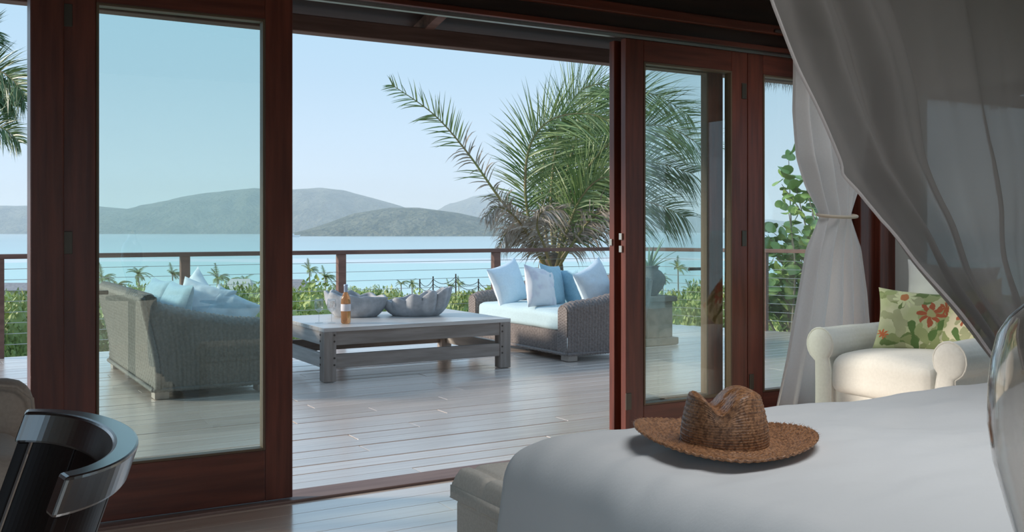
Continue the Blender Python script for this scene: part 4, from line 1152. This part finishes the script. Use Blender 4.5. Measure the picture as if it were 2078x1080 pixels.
# slip-covered armchair in the corner, facing the bed foot
ac = thing('armchair', 'white slip-covered armchair with rolled arms in the corner', 'armchair', loc=(5.3, 3.93, 0))
AX0, AX1, AY0, AY1 = 4.86, 5.80, 3.36, 4.50
MB().box(AX0+.06, AX1-.02, AY0+.10, AY1-.10, .06, .32).build('base', M['chairwhite'], ac, bevel=.02)
for e_ in (0, 1):
    yc = AY0+.13 if e_ == 0 else AY1-.13; sg_ = -1 if e_ == 0 else 1
    def sec(t, yc=yc, sg_=sg_):                            # outline of the arm: panel below, scroll above
        rr = .105
        pts = [(yc+sg_*.055, .05), (yc+sg_*.05, .30), (yc+sg_*.052, .50)]
        for k in range(15):
            a = -.75+k/14*(math.pi+1.55)
            pts.append((yc+sg_*(.018+rr*math.cos(a)), .605+rr*math.sin(a)))
        pts += [(yc-sg_*.070, .45), (yc-sg_*.070, .05)]
        q = t*(len(pts)-1); i = min(int(q), len(pts)-2); f = q-i
        return (lerp(pts[i][0], pts[i+1][0], f), lerp(pts[i][1], pts[i+1][1], f))
    def arm(u, v, sec=sec):
        y_, z_ = sec(u); x_ = lerp(AX0, AX1, v)
        z_ += (.02*v if z_ > .5 else 0)
        return (x_+.008*nz(y_*8, z_*8, v*3), y_+.006*nz(x_*6, z_*6, 1), z_+.006*nz(x_*5, y_*6, 2))
    b = MB().grid(58, 30, arm if e_ == 0 else (lambda u, v, arm=arm: arm(1-u, v)))
    # front face of the arm, gently domed
    loop = [sec(i/57) for i in range(58)]; cyy = sum(p[0] for p in loop)/58; n0 = len(b.v)
    rings = [(1, 0), (.92, .012), (.6, .02), (.15, .024)]
    vs_ = [(AX0-o_, lerp(cyy, p[0], k_), lerp(.52 if p[1] > .45 else p[1], p[1], k_) if k_ < 1 else p[1]) for (k_, o_) in rings for p in loop]
    b.add(vs_, [(r_*58+i, r_*58+(i+1) % 58, (r_+1)*58+(i+1) % 58, (r_+1)*58+i) for r_ in range(3) for i in range(58)]+[tuple(3*58+i for i in range(58))])
    ao = b.build('arm', M['chairwhite'], ac, smooth=True)
    MB().tube([(AX0-.003, p[0], p[1]) for p in loop], .006, 6).build('piping', M['chairwhite'], ao, smooth=True)
cushion_box('backrest', '', AX1-.26, AX1-.02, AY0+.16, AY1-.16, .30, .86, M['chairwhite'], ac, rad=.09, seed=6)
cushion_box('seat_cushion', '', AX0-.035, AX1-.24, AY0+.205, AY1-.205, .32, .565, M['chairwhite'], ac, rad=.07, seed=3, soft=.02)
MB().box(AX0+.02, AX0+.05, AY0+.14, AY1-.14, .03, .34).build('skirt', M['chairwhite'], ac, bevel=.01)
for (xx, yy) in ((AX0+.1, AY0+.15), (AX0+.1, AY1-.15), (AX1-.1, AY0+.15), (AX1-.1, AY1-.15)):
    MB().tube([(xx, yy, 0), (xx, yy, .07)], .03, 10).build('foot', M['dark_wood'], ac)
CG = 'cushions on the armchair'
pillow('floral_cushion', 'green floral cushion with red flowers standing upright on the armchair', (.54, .42, .18), (5.26, 3.98, .56), (R(-24), R(3), R(-58)), M['floral'], 3, CG)
pillow('floral_cushion', 'paler cream floral cushion leaning at right, half behind the net', (.50, .46, .16), (5.34, 3.66, .565), (R(-26), R(-22), R(-80)), M['floral_pale'], 5, CG)
pillow('white_cushion', 'plain white cushion peeking above the floral cushions', (.56, .52, .16), (5.56, 4.02, .60), (R(-8), R(4), R(-70)), M['pillowwhite'], 7, CG)

# dark lacquered chair with a curved back, near left
dc = thing('curved_back_chair', 'dark lacquered wooden chair with curved back in front left', 'chair', loc=(0, 2.11, 0))
def arcp(f, z, off=0):                                     # f -1..1 along the hoop
    a = f*R(82); lean_ = (z-.93)*.34
    return Vector((.175+(.150+off)*math.cos(a)+lean_, 2.10+(.318+off)*math.sin(a)*(1-.10*(.93-z)), z))
def band(f0, f1, z0, z1, o0, o1, n=40):
    b = MB(); vs_ = []
    for i in range(n+1):
        f = lerp(f0, f1, i/n)
        vs_ += [arcp(f, z0, o0), arcp(f, z0, o1), arcp(f, z1, o1), arcp(f, z1, o0)]
    fs_ = [(i*4+k, i*4+(k+1) % 4, i*4+4+(k+1) % 4, i*4+4+k) for i in range(n) for k in range(4)]+[(3, 2, 1, 0), (n*4, n*4+1, n*4+2, n*4+3)]
    return b.add(vs_, fs_)
band(-1, 1, .865, .93, -.004, .042).build('crest_rail', M['lacquer_gloss'], dc, bevel=.006)
for (f0, f1) in ((-.97, -.87), (.87, .97)):
    band(f0, f1, .42, .866, .004, .036, 4).build('back_post', M['lacquer'], dc, bevel=.004)
for k in range(4):
    f0 = -.84+k*.425
    band(f0, f0+.405, .44, .866, .008, .022, 10).build('back_splat', M['lacquer'], dc, bevel=.003)
MB().box(-.36, .12, 1.84, 2.36, .40, .445).build('seat', M['lacquer'], dc, bevel=.012)
for (xx, yy, dx) in ((-.31, 1.88, 0), (-.31, 2.32, 0), (.10, 1.86, .04), (.10, 2.34, .04)):
    MB().tube([(xx+dx, yy, 0), (xx, yy, .40)], [.015, .02], 10).build('leg', M['lacquer'], dc, smooth=True)

# beige upholstered chair at the left edge
bc = thing('upholstered_chair', 'beige fabric armchair cut off by the left edge', 'armchair', loc=(-.1, 3.4, 0))
cushion_box('backrest', '', -.50, .315, 3.50, 3.66, .16, .845, M['beige'], bc, rad=.075, seed=2, soft=.006)
cushion_box('arm', '', .08, .285, 2.98, 3.50, .14, .70, M['beige'], bc, rad=.09, seed=3, soft=.006)
cushion_box('arm', '', -.50, -.30, 2.98, 3.50, .14, .70, M['beige'], bc, rad=.09, seed=4, soft=.006)
cushion_box('seat_cushion', '', -.30, .09, 2.96, 3.50, .22, .46, M['beige'], bc, rad=.06, seed=5, soft=.01)
MB().tube([(.30, 3.502, .2), (.312, 3.502, .70), (.305, 3.502, .79), (.26, 3.502, .832), (.18, 3.502, .845), (-.3, 3.502, .845)], .006, 6).build('piping', M['beige'], bc, smooth=True)
for (xx, yy) in ((-.44, 3.04), (.22, 3.04), (-.44, 3.58), (.25, 3.58)):
    MB().tube([(xx, yy, 0), (xx, yy, .17)], [.018, .025], 10).build('leg', M['dark_wood'], bc)

# glass vase on a pedestal table, near right
vx, vy = 1.235, .725
pd = thing('pedestal_table', 'small round dark pedestal table under the glass vase', 'table', loc=(vx, vy, 0))
MB().lathe([(0, .77), (.20, .77), (.205, .765), (.205, .745), (.19, .74), (0, .74)], 36).build('top', M['dark_wood'], pd, world=False, smooth=False)
MB().lathe([(.03, .74), (.028, .4), (.03, .06)], 16).build('column', M['dark_wood'], pd, world=False, smooth=True)
MB().lathe([(0, .0), (.15, 0), (.15, .02), (.04, .06), (0, .065)], 28).build('base', M['dark_wood'], pd, world=False, smooth=True)
vz = thing('glass_vase', 'tall smoky glass vase cut off by the right edge', 'vase', loc=(vx, vy, .771))
prof = [(0, .0), (.045, .0), (.052, .01), (.040, .05), (.036, .09), (.045, .14), (.062, .20), (.078, .26), (.085, .31), (.084, .36), (.080, .395), (.073, .425), (.060, .447), (.042, .464), (.033, .49), (.031, .52), (.037, .55)]
MB().lathe(prof+[(r_-.005 if r_ > .006 else 0, max(.012, z_)) for r_, z_ in reversed(prof)], 48).build('body', M['vaseglass'], vz, world=False, smooth=True)

# unseen fill lamps, added to brighten the bed and the curtain corner
def fill_lamp(label, x_, y_, power, rad=.45):
    t = thing('fill_lamp', label, 'lamp', loc=(x_, y_, 3.02))
    MB().lathe([(0, .08), (rad*.6, .08), (rad, .05), (rad+.02, .0), (rad, -.0)], 36).build('fill_housing', M['dark_wood'], t, world=False, smooth=True)
    ld = bpy.data.lights.new('fill_light', 'AREA'); ld.shape = 'DISK'; ld.size = rad*2; ld.energy = power; ld.color = (.95, .98, 1); ld.spread = R(125)
    lo = bpy.data.objects.new('fill_light', ld); C.objects.link(lo); lo.parent = t; lo.location = (0, 0, -.01)
fill_lamp('added round fill lamp above the bed', 2.3, 1.4, 18, .8)
fill_lamp('added round fill lamp above the corner armchair', 4.65, 3.75, 9, .4)
